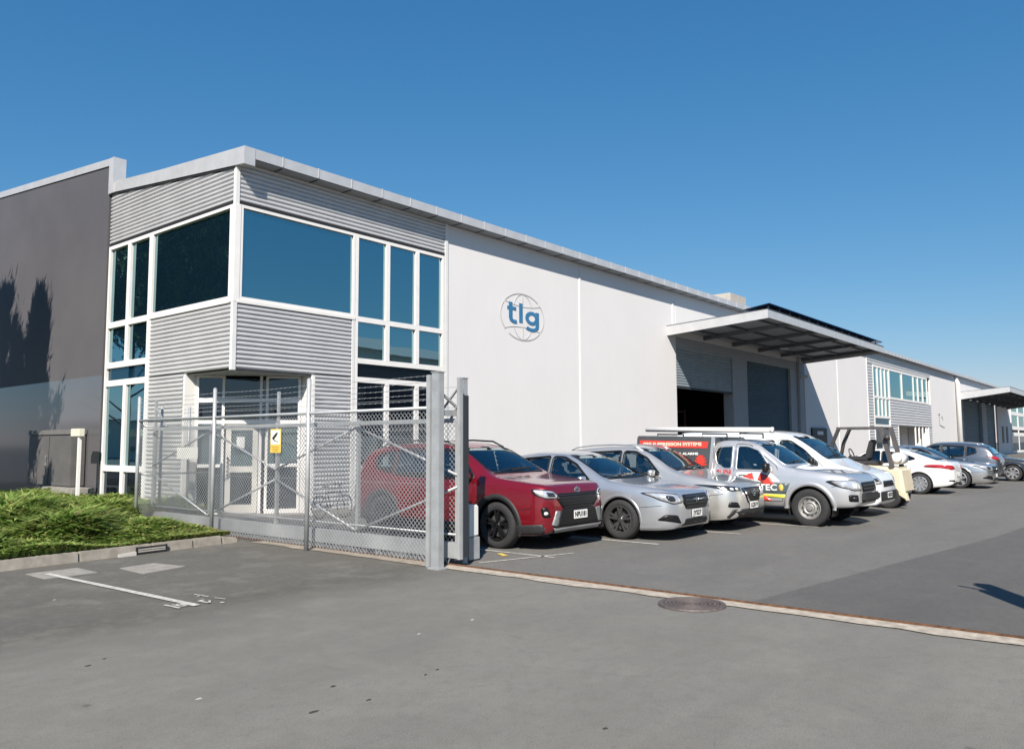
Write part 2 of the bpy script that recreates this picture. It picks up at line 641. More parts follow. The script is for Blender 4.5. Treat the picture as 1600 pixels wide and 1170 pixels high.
# soil bed
bed = MB()
nx, ny = 48, 30
rr = random.Random(5)
for j in range(ny + 1):
    for i in range(nx + 1):
        x = -6.5 + i * 14.05 / nx
        ye = 12.05 + (x - 3.92) * .086
        y = ye + j * (26 - ye) / ny
        bed.v.append((x, y, .12 + .03 * math.sin(x * 1.3) * math.cos(y * .9) + rr.uniform(-.008, .008) - (.10 if x > 7.3 else 0)))
for j in range(ny):
    for i in range(nx):
        bed.f.append((j * (nx + 1) + i, j * (nx + 1) + i + 1, (j + 1) * (nx + 1) + i + 1, (j + 1) * (nx + 1) + i))
        bed.mi.append(0)
o = bed.build('planter_soil', m_soil, None, True)
o['kind'] = 'structure'
sheet('verge_soil', [(7.55, 12.9), (9.24, 12.9), (9.24, 40), (-6.5, 40), (-6.5, 26), (7.55, 26)], .016, m_soil)

# kerb inlet: black frame with pale bars, flush to the kerb
e = empty('kerb_inlet', (6.02, 11.93, .0), label='small black framed kerb inlet with pale bars', cat='drain')
m_blk = M('black_plastic', (.018, .018, .02), .5)
m_whp = M('white_plastic', (.42, .40, .37), .6)
mb = MB()
for a, b in (((-.24, .12, .02), (.24, .165, .02)), ((-.24, .12, .10), (.24, .165, .10)), ((-.24, .12, 0), (-.24, .12, .115)), ((.24, .165, 0), (.24, .165, .115))):
    mb.bar(a, b, .024, .024)
mb.build('frame', m_blk, e)
for z_ in (.045, .076):
    mb = MB()
    mb.bar((-.22, .118, z_), (.22, .158, z_), .02, .018)
    mb.build('bar', m_whp, e)
mb = MB().hexa([(-.52, .06, 0), (-.26, .08, 0), (-.26, .14, 0), (-.52, .12, 0), (-.52, .07, .04), (-.26, .09, .055), (-.26, .14, .055), (-.52, .12, .04)])
mb.build('spout', m_whp, e)
# ------------------------------------------------------------------ planting: strappy ground cover
def leafmat(name, a, b, tr=.35):
    t = NT(name)
    v = t.coord()
    oi = t.noise(v, 7, 4, .7)
    c = t.ramp(oi, [(.25, a), (.75, b)])
    t.l(c, t.p.inputs['Base Color'])
    t.p.inputs['Roughness'].default_value = .55
    t.p.inputs['Specular IOR Level'].default_value = .3
    tl = t.n('ShaderNodeBsdfTranslucent')
    t.l(c, tl.inputs[0])
    mx = t.n('ShaderNodeMixShader')
    mx.inputs[0].default_value = tr
    t.l(t.p.outputs[0], mx.inputs[1])
    t.l(tl.outputs[0], mx.inputs[2])
    t.l(mx.outputs[0], t.out.inputs[0])
    return t.m


m_g1 = leafmat('ground_cover_leaf', (.105, .185, .034), (.25, .35, .08))
m_g2 = leafmat('ground_cover_leaf_young', (.25, .32, .07), (.42, .46, .16))
m_g3 = leafmat('ground_cover_leaf_dry', (.20, .17, .07), (.28, .22, .10))


def cover():
    rs = np.random.RandomState(4)
    N = 130000
    # denser towards the visible front and the fence corner
    x = rs.uniform(2.2, 9.15, N)
    ye = 12.06 + (x - 3.92) * .086
    y = ye + (rs.uniform(0, 1, N) ** 1.5) * 13
    vis = (x > y * .30 - .6) & ((x < 7.5) | (y > 15.9))
    x, y = x[vis], y[vis]
    low = np.where(y > 15.9, .9, np.clip((7.65 - x) / 2.6, 0, 1) * .75 + .25)          # lower by the fence corner
    clump = .5 + .5 * np.sin(x * 2.3 + 1.7 * np.sin(y * 1.1)) * np.sin(y * 1.9 + 1.3 * np.sin(x * 1.6))
    front = np.clip((y - (12.06 + (x - 3.92) * .086)) / .9, .28, 1)
    mound = .30 * np.exp(-((x - 5.6) ** 2 / 3.5 + (y - 16.3) ** 2 / 9)) + .10 * np.sin(x * 3.7 + y * 1.3) * np.sin(y * 4.1 - x)
    h = np.clip(.11 + .18 * clump + mound, .05, 1) * low * front * rs.uniform(.55, 1.25, len(x)) + .04
    V, F, MI = [], [], []
    a = rs.uniform(0, 2 * np.pi, len(x))
    lean = rs.uniform(.5, 1.3, len(x))
    wd = rs.uniform(.010, .026, len(x))
    for i in range(len(x)):
        dx, dy = math.cos(a[i]), math.sin(a[i])
        px, py = -dy * wd[i], dx * wd[i]
        z0 = .10 + .05 * clump[i]
        b = len(V)
        hh, ln = h[i], lean[i] * h[i]
        V.append((x[i] - px, y[i] - py, z0))
        V.append((x[i] + px, y[i] + py, z0))
        mx_, my_ = x[i] + dx * ln * .38, y[i] + dy * ln * .38
        V.append((mx_ + px * 1.7, my_ + py * 1.7, z0 + hh * .78))
        V.append((mx_ - px * 1.7, my_ - py * 1.7, z0 + hh * .78))
        V.append((x[i] + dx * ln, y[i] + dy * ln, z0 + hh * (.95 if i % 3 else .7)))
        F.append((b, b + 1, b + 2, b + 3))
        F.append((b + 3, b + 2, b + 4))
        q = rs.rand()
        dryp = .07 + .35 * max(0, (x[i] - 6.4)) * max(0, 1 - (y[i] - 12.2) / 1.6)
        k = 2 if q < dryp else (1 if q < dryp + .28 else 0)
        MI += [k, k]
    me = bpy.data.meshes.new('ground_cover')
    me.from_pydata(V, [], F)
    for m_ in (m_g1, m_g2, m_g3):
        me.materials.append(m_)
    me.polygons.foreach_set('material_index', MI)
    o_ = link('ground_cover', me)
    tag(o_, 'bright green strappy ground cover filling the kerbed planter', 'ground cover', kind='stuff')


cover()
# ------------------------------------------------------------------ the warehouse with its office corner
m_white = M('white_render', (.66, .645, .637), .8, var=.02, scale=.5, bump=.12, bscale=40, streak=.010)
m_zinc = M('zinc_cladding', (.56, .56, .565), .45, .25, var=.06, scale=1.5, rvar=.06)
m_fasc = M('zinc_fascia', (.50, .505, .515), .45, .25, var=.08, scale=2.5, rvar=.08)
m_frame = M('white_window_frame', (.74, .725, .70), .5, var=.04)
m_trim = M('pale_flashing', (.66, .66, .65), .5, var=.04)
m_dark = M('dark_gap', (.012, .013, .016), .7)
m_soff = M('grey_soffit', (.30, .31, .32), .7, var=.08)
m_pane = glass('blue_window_glass', (.54, .82, .84), .48, (.006, .02, .035), ior=1.6)
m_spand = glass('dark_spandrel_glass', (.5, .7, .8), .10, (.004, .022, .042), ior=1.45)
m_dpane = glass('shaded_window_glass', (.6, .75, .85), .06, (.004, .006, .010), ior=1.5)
m_roof = M('roof_sheet', (.42, .43, .43), .5, .3, var=.1)
m_char = M('charcoal_steel', (.035, .042, .05), .5, .3)
m_door = M('roller_door_blue', (.035, .085, .12), .5, .2, var=.1, scale=2)
m_doorz = M('roller_door_grey', (.28, .33, .36), .5, .2, var=.1, scale=2)

XC, YC = 9.3, 15.4
bld = empty('warehouse', (XC, YC, 0), label='long white warehouse with zinc clad glazed office corner', cat='building')


def P(o_, par=None):
    """parent in place"""
    par = par or bld
    o_.parent = par
    base = Vector((0, 0, 0))
    q = par
    while q is not None:
        base += q.location
        q = q.parent
    o_.location = o_.location - base
    return o_


def bb(name, x0, x1, y0, y1, z0, z1, m, par=None, bev=0.):
    return P(box(name, x0, x1, y0, y1, z0, z1, m, None, bev), par)


def mbp(mb_, name, m, par=None, smooth=False):
    return P(mb_.build(name, m, None, smooth), par)


def ribs(z0, z1, per):
    """rib profile: broad bulge, narrow groove"""
    out = []
    k = 0
    while True:
        for f_ in (0, .05, .10, .16, .24, .36, .5, .64, .76, .84, .90, .95):
            z = z0 + (k + f_) * per
            if z >= z1:
                out.append((z1, 1.))
                return out
            out.append((z, 1 - abs(math.cos(math.pi * f_)) ** 7))
        k += 1


def corr_y(x0, x1, z0, z1, y, name='cladding_sheet', m=None, per=.1, amp=.021, par=None, nsub=8):
    """horizontally ribbed sheet in a plane y = const, facing -y"""
    zz = ribs(z0, z1, per)
    n = len(zz) - 1
    mb_ = MB()
    for z, b_ in zz:
        yy = y - 2 * amp * b_
        mb_.v += [(x0, yy, z), (x1, yy, z)]
    for i in range(n):
        mb_.f.append((2 * i, 2 * i + 1, 2 * i + 3, 2 * i + 2))
        mb_.mi.append(0)
    return mbp(mb_, name, m or m_zinc, par, True)


def corr_x(y0, y1, z0, z1, x, name='cladding_sheet', m=None, per=.1, amp=.021, cut=None, nsub=8):
    """ribbed sheet in a plane x = const, facing -x; cut(z) gives the start in y under a raking edge"""
    zz = ribs(z0, z1, per)
    n = len(zz) - 1
    mb_ = MB()
    for z, b_ in zz:
        xx = x - 2 * amp * b_
        ya = min(max(y0, cut(z)), y1) if cut else y0
        mb_.v += [(xx, ya, z), (xx, y1, z)]
    for i in range(n):
        mb_.f.append((2 * i, 2 * i + 2, 2 * i + 3, 2 * i + 1))
        mb_.mi.append(0)
    return mbp(mb_, name, m or m_zinc, None, True)


PR = random.Random(21)


def window(name, plane, c, u0, u1, z0, z1, us, zs, fw_=.07, mat=None, depth=.10, outer=.07, skip=(), mats=None, par=None):
    """frame with mullions at us and transoms at zs; each pane a child.
    plane 'y': u is x, faces -y; plane 'x': u is y, faces -x"""
    fr = MB()

    def slab(ua, ub, za, zb, d0, d1, target):
        if plane == 'y':
            target.box(ua, ub, c + d0, c + d1, za, zb)
        else:
            target.box(c + d0, c + d1, ua, ub, za, zb)
    ul = [u0] + list(us) + [u1]
    zl = [z0] + list(zs) + [z1]
    slab(u0, u0 + outer, z0, z1, -.03, depth, fr)
    slab(u1 - outer, u1, z0, z1, -.03, depth, fr)
    for k, zz in enumerate(zl):
        za = zz if k == 0 else (zz - outer if k == len(zl) - 1 else zz - fw_ / 2)
        zb = za + (outer if k in (0, len(zl) - 1) else fw_)
        slab(u0 + outer, u1 - outer, za, zb, -.028, depth, fr)
    for u_ in us:
        for k in range(len(zl) - 1):
            za = zl[k] + (outer if k == 0 else fw_ / 2)
            zb = zl[k + 1] - (outer if k == len(zl) - 2 else fw_ / 2)
            if (round(u_, 3), k) not in skip:
                slab(u_ - fw_ / 2, u_ + fw_ / 2, za, zb, -.03, depth, fr)
    f_ = mbp(fr, name, m_frame, par)
    for k in range(len(zl) - 1):
        # panes may run across a skipped mullion
        edges = [u0] + [u_ for u_ in us if (round(u_, 3), k) not in skip] + [u1]
        for a, b in zip(edges, edges[1:]):
            pm = MB()
            slab(a + .02, b - .02, zl[k] + .02, zl[k + 1] - .02, .035, .05, pm)
            ta_, tb_ = PR.uniform(-.004, .004), PR.uniform(-.004, .004)
            pm.v = [(p[0], p[1] + ta_ * (p[0] - a) + tb_ * (p[2] - zl[k]), p[2]) if plane == 'y' else (p[0] + ta_ * (p[1] - a) + tb_ * (p[2] - zl[k]), p[1], p[2]) for p in pm.v]
            pmat = (mats or {}).get((k, round(a, 2)), (mats or {}).get(k, mat or m_pane))
            po = pm.build('pane', pmat)
            if par is None:
                P(po, f_)
            else:
                P(po, par)
                po.name = 'pane'
    return f_


# ---- long facade, office part (y = YC, x 9.3 .. 15.87)
HD, SL, CT = 6.92, 4.78, 7.82
corr_y(9.34, 15.80, HD + .03, CT, YC + .02)
bb('head_flashing', 9.34, 15.80, YC - .01, YC + .03, HD - .045, HD + .03, m_dark)
window('window', 'y', YC, 9.40, 12.60, SL, HD - .04, [], [], .08, m_pane, outer=.065)
# mixed panes: three lights over three lights over a spandrel over the ground-floor lights
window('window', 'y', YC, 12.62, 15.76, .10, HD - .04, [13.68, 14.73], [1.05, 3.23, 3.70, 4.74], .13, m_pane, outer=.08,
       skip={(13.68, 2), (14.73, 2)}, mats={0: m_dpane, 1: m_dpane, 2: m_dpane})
corr_y(9.34, 12.50, 3.28, SL - .02, YC + .02)
corr_y(11.44, 12.50, .08, 3.27, YC + .021)
bb('corner_flashing', 12.52, 12.60, YC - .035, YC + .06, .06, SL - .012, m_trim)
bb('end_flashing', 15.79, 15.90, YC - .035, YC + .05, .0, CT, m_trim)
bb('base_plinth', 11.44, 15.86, YC - .02, YC + .12, .0, .10, m_conc)

# ---- short facade (x = XC, y 15.4 .. 21.5)
rake = lambda y: 7.70 + .108 * (y - 15.4)
corr_x(15.44, 21.46, HD + .03, rake(21.5) + .02, XC + .02, cut=lambda z: 15.44 if z < 7.70 else 15.4 + (z - 7.70) / .108)
bb('head_flashing', XC - .01, XC + .03, 15.44, 21.46, HD - .045, HD + .03, m_dark)
window('window', 'x', XC, 15.52, 19.12, SL, HD - .04, [], [], .08, m_pane, outer=.07)
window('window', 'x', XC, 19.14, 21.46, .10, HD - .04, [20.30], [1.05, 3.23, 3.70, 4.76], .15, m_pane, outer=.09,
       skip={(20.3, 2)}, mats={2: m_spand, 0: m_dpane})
corr_x(15.44, 19.06, 3.28, SL - .02, XC + .02)
corr_x(17.40, 19.06, .08, 3.27, XC + .021)
bb('corner_post', XC - .04, XC + .10, YC - .04, YC + .12, SL - .06, HD - .046, m_frame)
bb('corner_flashing', XC - .035, XC + .06, YC - .035, YC + .06, 3.24, SL - .061, m_trim)
bb('corner_flashing', XC - .035, XC + .06, YC - .035, YC + .06, HD - .045, CT - .02, m_trim)
bb('corner_flashing', XC - .03, XC + .05, 19.06, 19.13, .05, SL - .02, m_trim)
bb('sill_flashing', XC + .06, 12.60, YC - .045, YC + .02, SL - .075, SL - .002, m_frame)
bb('sill_flashing', XC - .045, XC + .02, YC + .12, 19.12, SL - .075, SL - .002, m_frame)

# ---- recessed diagonal entry under the corner
A = Vector((9.58, 17.34, 0))
B = Vector((11.36, 15.80, 0))
mb = MB().add([(9.31, 15.41, 3.245), (11.40, 15.41, 3.245), (11.40, 15.84, 3.245), (9.62, 17.40, 3.245), (9.31, 17.40, 3.245)], [(0, 4, 3, 2, 1)])
mbp(mb, 'entry_soffit', m_soff)
bb('entry_jamb', 9.29, 9.60, 17.34, 17.42, .0, 3.26, m_frame)
bb('entry_jamb', 11.37, 11.45, 15.385, 15.82, .0, 3.26, m_frame)
bb('entry_beam', 9.33, 11.40, YC + .03, YC + .16, 3.26, 3.40, m_soff)
mb = MB().add([(9.31, 15.41, .05), (11.40, 15.41, .05), (11.40, 15.84, .05), (9.62, 17.40, .05), (9.31, 17.40, .05), (9.31, 15.41, 0), (11.40, 15.41, 0), (11.40, 15.84, 0), (9.62, 17.40, 0), (9.31, 17.40, 0)],
              [(0, 1, 2, 3, 4), (5, 6, 1, 0), (9, 5, 0, 4)])
mbp(mb, 'entry_step', m_conc)
d_ = (B - A)
Ld = d_.length
d_.normalize()
nrm = Vector((-d_.y, d_.x, 0))            # points into the building


def dpt(t_, z, dn):
    p = A + d_ * t_ + nrm * dn
    return (p.x, p.y, z)


def dslab(mb_, t0, t1, z0, z1, d0, d1):
    mb_.hexa([dpt(t0, z0, d0), dpt(t1, z0, d0), dpt(t1, z0, d1), dpt(t0, z0, d1), dpt(t0, z1, d0), dpt(t1, z1, d0), dpt(t1, z1, d1), dpt(t0, z1, d1)])


fr = MB()
cols_ = [0, .50, .62, .78, 1.42, 1.56, Ld]
for t_ in (0, .58, 1.42, 1.56, Ld - .06):
    dslab(fr, t_, t_ + .06, .05, 3.24, -.04, .08)
for z_, h_ in ((.05, .10), (1.12, .07), (2.12, .09), (2.62, .10), (3.19, .05)):
    for ta, tb in ((.06, .58), (1.62, Ld - .06)):
        dslab(fr, ta, tb, z_, z_ + h_, -.038, .078)
dslab(fr, .64, 1.56, 2.12, 2.21, -.038, .078)
dslab(fr, .64, 1.56, 2.62, 2.72, -.038, .078)
ent = mbp(fr, 'entry_frame', m_frame)
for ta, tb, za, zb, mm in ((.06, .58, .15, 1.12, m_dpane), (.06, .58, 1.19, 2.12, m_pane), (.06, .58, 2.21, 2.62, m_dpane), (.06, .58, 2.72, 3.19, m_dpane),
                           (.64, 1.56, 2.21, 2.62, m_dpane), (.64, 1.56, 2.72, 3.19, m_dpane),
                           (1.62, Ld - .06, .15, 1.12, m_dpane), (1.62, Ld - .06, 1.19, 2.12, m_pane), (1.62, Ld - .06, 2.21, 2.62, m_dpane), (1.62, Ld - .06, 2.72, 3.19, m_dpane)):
    pm = MB()
    dslab(pm, ta, tb, za, zb, .01, .02)
    P(pm.build('pane', mm), ent)
m_mdf = M('pale_door_paint', (.56, .54, .50), .5, var=.05)
dm = MB()
dslab(dm, .68, .80, .06, 2.10, -.02, .03)
dslab(dm, 1.28, 1.40, .06, 2.10, -.02, .03)
dslab(dm, .80, 1.28, .06, .26, -.02, .03)
dslab(dm, .80, 1.28, 1.98, 2.10, -.02, .03)
dslab(dm, .80, 1.28, 1.0, 1.14, -.02, .03)
door = mbp(dm, 'entry_door', m_mdf)
pm = MB()
dslab(pm, .80, 1.28, 1.14, 1.98, .0, .01)
P(pm.build('pane', m_pane), door)
pm = MB()
dslab(pm, .80, 1.28, .26, 1.0, .0, .01)
P(pm.build('pane', m_dpane), door)
hm = MB()
hm.tube([dpt(.74, .92, -.03), dpt(.74, .92, -.09), dpt(.74, 1.34, -.09), dpt(.74, 1.34, -.03)], .014, 6)
P(hm.build('handle', m_char), door)
pm = MB()
dslab(pm, .92, 1.10, 1.56, 1.82, -.012, -.004)
P(pm.build('notice', m_trim), door)
bb('meter_box', 9.40, 9.56, 17.24, 17.335, .62, 1.25, M('box_grey', (.3, .3, .29), .5))

# ---- raking fascia and dark parapet wall on the left


def dark_wall_mat():
    t = NT('charcoal_wall_coating')
    v = t.coord()
    c = t.ramp(t.noise(v, .5, 5, .6), [(.3, (.082, .080, .088)), (.7, (.102, .098, .105))])
    t.l(c, t.p.inputs['Base Color'])
    sp = t.n('ShaderNodeSeparateXYZ')
    t.l(v, sp.inputs[0])
    mr = t.n('ShaderNodeMapRange')          # the anti-graffiti coat stops 3.47 m up
    mr.inputs[1].default_value = 3.465
    mr.inputs[2].default_value = 3.475
    mr.inputs[3].default_value = 1.0
    mr.inputs[4].default_value = .0
    t.l(sp.outputs[2], mr.inputs[0])
    t.l(mr.outputs[0], t.p.inputs['Coat Weight'])
    t.p.inputs['Coat Roughness'].default_value = .09
    t.p.inputs['Coat IOR'].default_value = 1.75
    t.p.inputs['Roughness'].default_value = .6
    t.bump(t.noise(v, 55, 3), .05, .004)
    return t.m


m_dwall = dark_wall_mat()
WX = 9.24
wt = lambda y: 9.116 + .0945 * (y - 21.68)
mb = MB().hexa([(WX, 21.52, 0), (9.5, 21.52, 0), (9.5, 46, 0), (WX, 46, 0), (WX, 21.52, wt(21.5)), (9.5, 21.52, wt(21.5)), (9.5, 46, wt(46)), (WX, 46, wt(46))][0:8])
o = mb.build('dark_wall', m_dwall)
P(o)
for k, (ya, yb) in enumerate(((21.50, 27.6), (27.61, 33.7), (33.71, 46.02))):
    mb = MB().hexa([(WX - .03, ya, wt(ya)), (9.53, ya, wt(ya)), (9.53, yb, wt(yb)), (WX - .03, yb, wt(yb)),
                    (WX - .03, ya, wt(ya) + .20), (9.53, ya, wt(ya) + .20), (9.53, yb, wt(yb) + .20), (WX - .03, yb, wt(yb) + .20)])
    mbp(mb, 'parapet_cap', m_fasc)
bb('parapet_end', WX - .04, 9.535, 21.24, 21.498, rake(21.4) - .03, wt(21.5) + .19, m_fasc)
fb = lambda y: 7.70 + .108 * (y - 15.4)
ft = lambda y: 8.09 + .082 * (y - 15.3)
fx = XC - .07
mb = MB().hexa([(fx, 15.02, fb(15.2)), (9.5, 15.02, fb(15.2)), (9.5, 21.30, fb(21.3)), (fx, 21.30, fb(21.3)),
                (fx, 15.02, ft(15.02)), (9.5, 15.02, ft(15.02)), (9.5, 21.30, ft(21.3)), (fx, 21.30, ft(21.3))])
mbp(mb, 'raking_fascia', m_fasc)
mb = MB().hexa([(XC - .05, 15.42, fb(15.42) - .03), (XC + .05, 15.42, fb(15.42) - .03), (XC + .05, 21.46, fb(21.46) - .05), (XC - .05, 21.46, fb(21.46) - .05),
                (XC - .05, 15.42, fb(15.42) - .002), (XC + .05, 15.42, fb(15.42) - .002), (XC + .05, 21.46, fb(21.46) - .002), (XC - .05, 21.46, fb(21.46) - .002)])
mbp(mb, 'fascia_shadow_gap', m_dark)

# ---- roof
GY0, GZ0, GZ1 = 15.03, 7.845, 8.075
rz = lambda y: 8.05 + .10 * (y - 15.05)
mb = MB().add([(9.32, 15.06, rz(15.06)), (135, 15.06, rz(15.06)), (135, 46, rz(46)), (9.32, 46, rz(46)),
               (9.32, 15.06, rz(15.06) - .08), (135, 15.06, rz(15.06) - .08), (135, 46, rz(46) - .08), (9.32, 46, rz(46) - .08)],
              [(0, 1, 2, 3), (7, 6, 5, 4), (0, 4, 5, 1), (1, 5, 6, 2), (2, 6, 7, 3), (3, 7, 4, 0)])
mbp(mb, 'roof', m_roof)
bb('soffit', 9.26, 133, 15.06, 15.395, 7.825, 7.84, m_soff)
gut = bb('gutter', 9.24, 133, 15.05, 15.09, GZ0 + .01, GZ1 - .02, m_dark)
# fascia panels with open joints, a bracket under each joint
px = 9.235
gme, bme = None, None
for k in range(62):
    w = .98
    if gme is None:
        o = box('fascia_panel', 0, w - .012, 0, .022, GZ0, GZ1, m_fasc)
        gme = o.data
        b_ = box('soffit_joint', 0, .03, 0, .34, 7.812, 7.824, m_dark)
        bme = b_.data
        l_ = box('panel_lip', -.006, .012, -.012, 0, GZ0 + .02, GZ1 + .015, m_fasc)
        lme = l_.data
    else:
        o = link('fascia_panel', gme)
        b_ = link('soffit_joint', bme)
        l_ = link('panel_lip', lme)
    o.location = (px, GY0, 0)
    b_.location = (px + w - .02, 15.055, 0)
    l_.location = (px + w - .006, GY0, 0)
    P(o, gut)
    P(b_, gut)
    P(l_, gut)
    px += w
bb('fascia_panel', px, 133, GY0, GY0 + .022, GZ0, GZ1, m_fasc, gut)

# ---- white precast wall
def panel(x0, x1, z0=0., z1=7.82, y=YC, name='wall_panel'):
    return bb(name, x0 + .008, x1 - .008, y, y + .16, z0, z1, m_white, None, .006)


joint_x = [15.905, 22.45, 29.42]
panel(15.905, 22.45)
panel(22.45, 29.40)
for xj in (22.45, 29.17):
    bb('joint_cover', xj - .045, xj + .045, YC - .025, YC - .002, .0 if xj < 23 else 6.35, 7.32, m_frame)
# bay with the two roller doors: recessed frame
HDZ = 5.55
panel(29.40, 44.40, 6.0, 7.82)
bb('door_beam', 29.40, 44.35, YC + .02, YC + .5, HDZ, 6.0, M('bay_grey', (.33, .35, .37), .7, var=.06))
m_bay = MATS['bay_grey']
bb('door_pillar', 34.95, 36.60, YC + .02, YC + .5, 0, HDZ, m_bay)
bb('door_pillar', 42.30, 44.35, YC + .02, YC + .5, 0, HDZ, m_bay)
bb('door_reveal', 29.36, 29.44, YC + .165, YC + .5, 0, HDZ, m_bay)
bb('downpipe', 43.3, 43.42, YC - .12, YC + .0, 0, 6.4, m_bay)
corr_y(29.46, 34.93, 3.95, HDZ, YC + .10, 'roller_door', m_doorz, .11, .016)
bb('door_bottom_rail', 29.46, 34.93, YC + .07, YC + .12, 3.87, 3.95, m_char)
corr_y(36.62, 42.28, .02, HDZ, YC + .16, 'roller_door', m_door, .11, .016)
# hall interior seen under the half raised door
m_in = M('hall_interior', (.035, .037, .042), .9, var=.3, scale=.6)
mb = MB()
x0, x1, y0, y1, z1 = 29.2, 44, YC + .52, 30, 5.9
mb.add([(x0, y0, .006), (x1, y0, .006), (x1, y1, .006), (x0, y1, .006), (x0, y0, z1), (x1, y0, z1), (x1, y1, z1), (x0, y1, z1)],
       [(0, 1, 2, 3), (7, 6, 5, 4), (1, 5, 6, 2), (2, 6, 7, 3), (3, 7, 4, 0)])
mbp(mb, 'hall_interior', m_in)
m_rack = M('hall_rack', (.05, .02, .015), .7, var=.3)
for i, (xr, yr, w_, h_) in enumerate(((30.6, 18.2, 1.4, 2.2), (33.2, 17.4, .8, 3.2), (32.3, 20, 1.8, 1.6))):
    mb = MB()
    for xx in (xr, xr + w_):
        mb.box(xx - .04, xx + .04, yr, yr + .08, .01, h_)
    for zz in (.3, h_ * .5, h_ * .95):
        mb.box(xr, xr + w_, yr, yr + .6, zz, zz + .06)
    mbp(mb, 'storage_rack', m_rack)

panel(44.40, 50.17)
panel(50.17, 56.44)
bb('joint_cover', 50.13, 50.21, YC - .025, YC - .002, 0, 7.3, m_frame)
bb('wall_return', 56.44, 56.52, YC - .03, YC + .1, 0, 7.8, m_frame)

# ---- canopies
m_canst = M('canopy_steel', (.12, .13, .145), .6, .1)
def canopy(x0, x1, yo, zr0, zr1, zo0, zo1, nr, name, edge):
    c = empty(name, (x0, YC, zr0))
    P(c)
    m_can = m_fasc
    # side fascias (raking), front fascia
    for xa in (x0, x1 - .06):
        mb_ = MB().hexa([(xa, yo, zo0), (xa + .06, yo, zo0), (xa + .06, YC - .005, zr0), (xa, YC - .005, zr0),
                         (xa, yo, zo1), (xa + .06, yo, zo1), (xa + .06, YC - .005, zr1), (xa, YC - .005, zr1)])
        P(mb_.build('side_fascia', m_fasc), c)
    bb('front_fascia', x0 + .06, x1 - .06, yo, yo + .05, zo0 + .02, zo1 - .01, m_fasc, c)
    mb_ = MB().hexa([(x0 + .06, yo + .05, zo1 - .08), (x1 - .06, yo + .05, zo1 - .08), (x1 - .06, YC - .01, zr1 - .08), (x0 + .06, YC - .01, zr1 - .08),
                     (x0 - .03, yo - .03, zo1 + .015), (x1 + .03, yo - .03, zo1 + .015), (x1 + .03, YC - .006, zr1 + .015), (x0 - .03, YC - .006, zr1 + .015)])
    P(mb_.build('canopy_roof', [M('canopy_sheet', (.26, .28, .30), .6, .1)]), c)
    for k in range(nr):
        xa = x0 + .3 + (x1 - x0 - .6) * k / (nr - 1)
        mb_ = MB().hexa([(xa - .05, yo + .06, zo0 + .12), (xa + .05, yo + .06, zo0 + .12), (xa + .05, YC - .02, zr0 + .12), (xa - .05, YC - .02, zr0 + .12),
                         (xa - .05, yo + .06, zo1 - .09), (xa + .05, yo + .06, zo1 - .09), (xa + .05, YC - .02, zr1 - .09), (xa - .05, YC - .02, zr1 - .09)])
        P(mb_.build('rafter', m_canst), c)
    for k in range(3):
        t_ = (k + .7) / 3.2
        yy = yo + (YC - yo) * t_
        za = zo0 + (zr0 - zo0) * t_
        bb('purlin', x0 + .07, x1 - .07, yy - .05, yy + .05, za + .20, za + .255, m_canst, c)
    if edge:
        n_ = int((x1 - x0) / 1.05)
        for k in range(n_):
            xa = x0 + .25 + (x1 - x0 - .3) * k / n_
            xb = xa + (x1 - x0) / n_ - .05
            mb_ = MB().hexa([(xa, yo + .02, zo1 + .22), (xb, yo + .02, zo1 + .22), (xb, yo + 1.0, zo1 + .08), (xa, yo + 1.0, zo1 + .08),
                             (xa, yo + .03, zo1 + .26), (xb, yo + .03, zo1 + .26), (xb, yo + 1.01, zo1 + .125), (xa, yo + 1.01, zo1 + .125)])
            P(mb_.build('edge_panel', glass('edge_panel_glass', (.6, .7, .9), .05, (.006, .009, .02), ior=1.35)), c)
            bb('panel_leg', xa + .1, xa + .14, yo + .10, yo + .14, zo1, zo1 + .19, m_char, c)
    return c


c1 = canopy(28.65, 44.30, 11.2, 5.95, 6.34, 6.24, 6.58, 6, 'canopy', True)
mb = MB()
mb.box(36.9, 37.3, 13.6, 13.9, 6.0, 6.06)
mbp(mb, 'canopy_light', m_trim, c1)
canopy(85.83, 117, 10.95, 5.55, 6.30, 6.15, 6.63, 9, 'canopy', False)

# ---- second office block further along
corr_y(56.53, 75.1, 6.95, CT, YC + .02, per=.2, amp=.02)
corr_y(56.53, 57.80, .05, 6.95, YC + .021, per=.2, amp=.02)
window('window', 'y', YC, 57.85, 61.95, .1, 6.93, [59.0, 59.95, 60.9], [2.75, 3.35, 4.72], .16, m_pane, outer=.14, skip={(59.0, 1), (59.95, 1), (60.9, 1), (59.0, 0), (60.9, 0)}, mats={1: m_spand, 0: m_dpane})
window('window', 'y', YC, 61.97, 73.9, 4.72, 6.93, [65.6, 69.2, 70.7, 72.3], [], .18, m_pane, outer=.14)
corr_y(61.97, 75.1, 2.80, 4.70, YC + .02, per=.2, amp=.02)
corr_y(61.97, 64.0, .05, 2.79, YC + .021, per=.2, amp=.02)
corr_y(73.9, 75.1, .05, 2.79, YC + .021, per=.2, amp=.02)
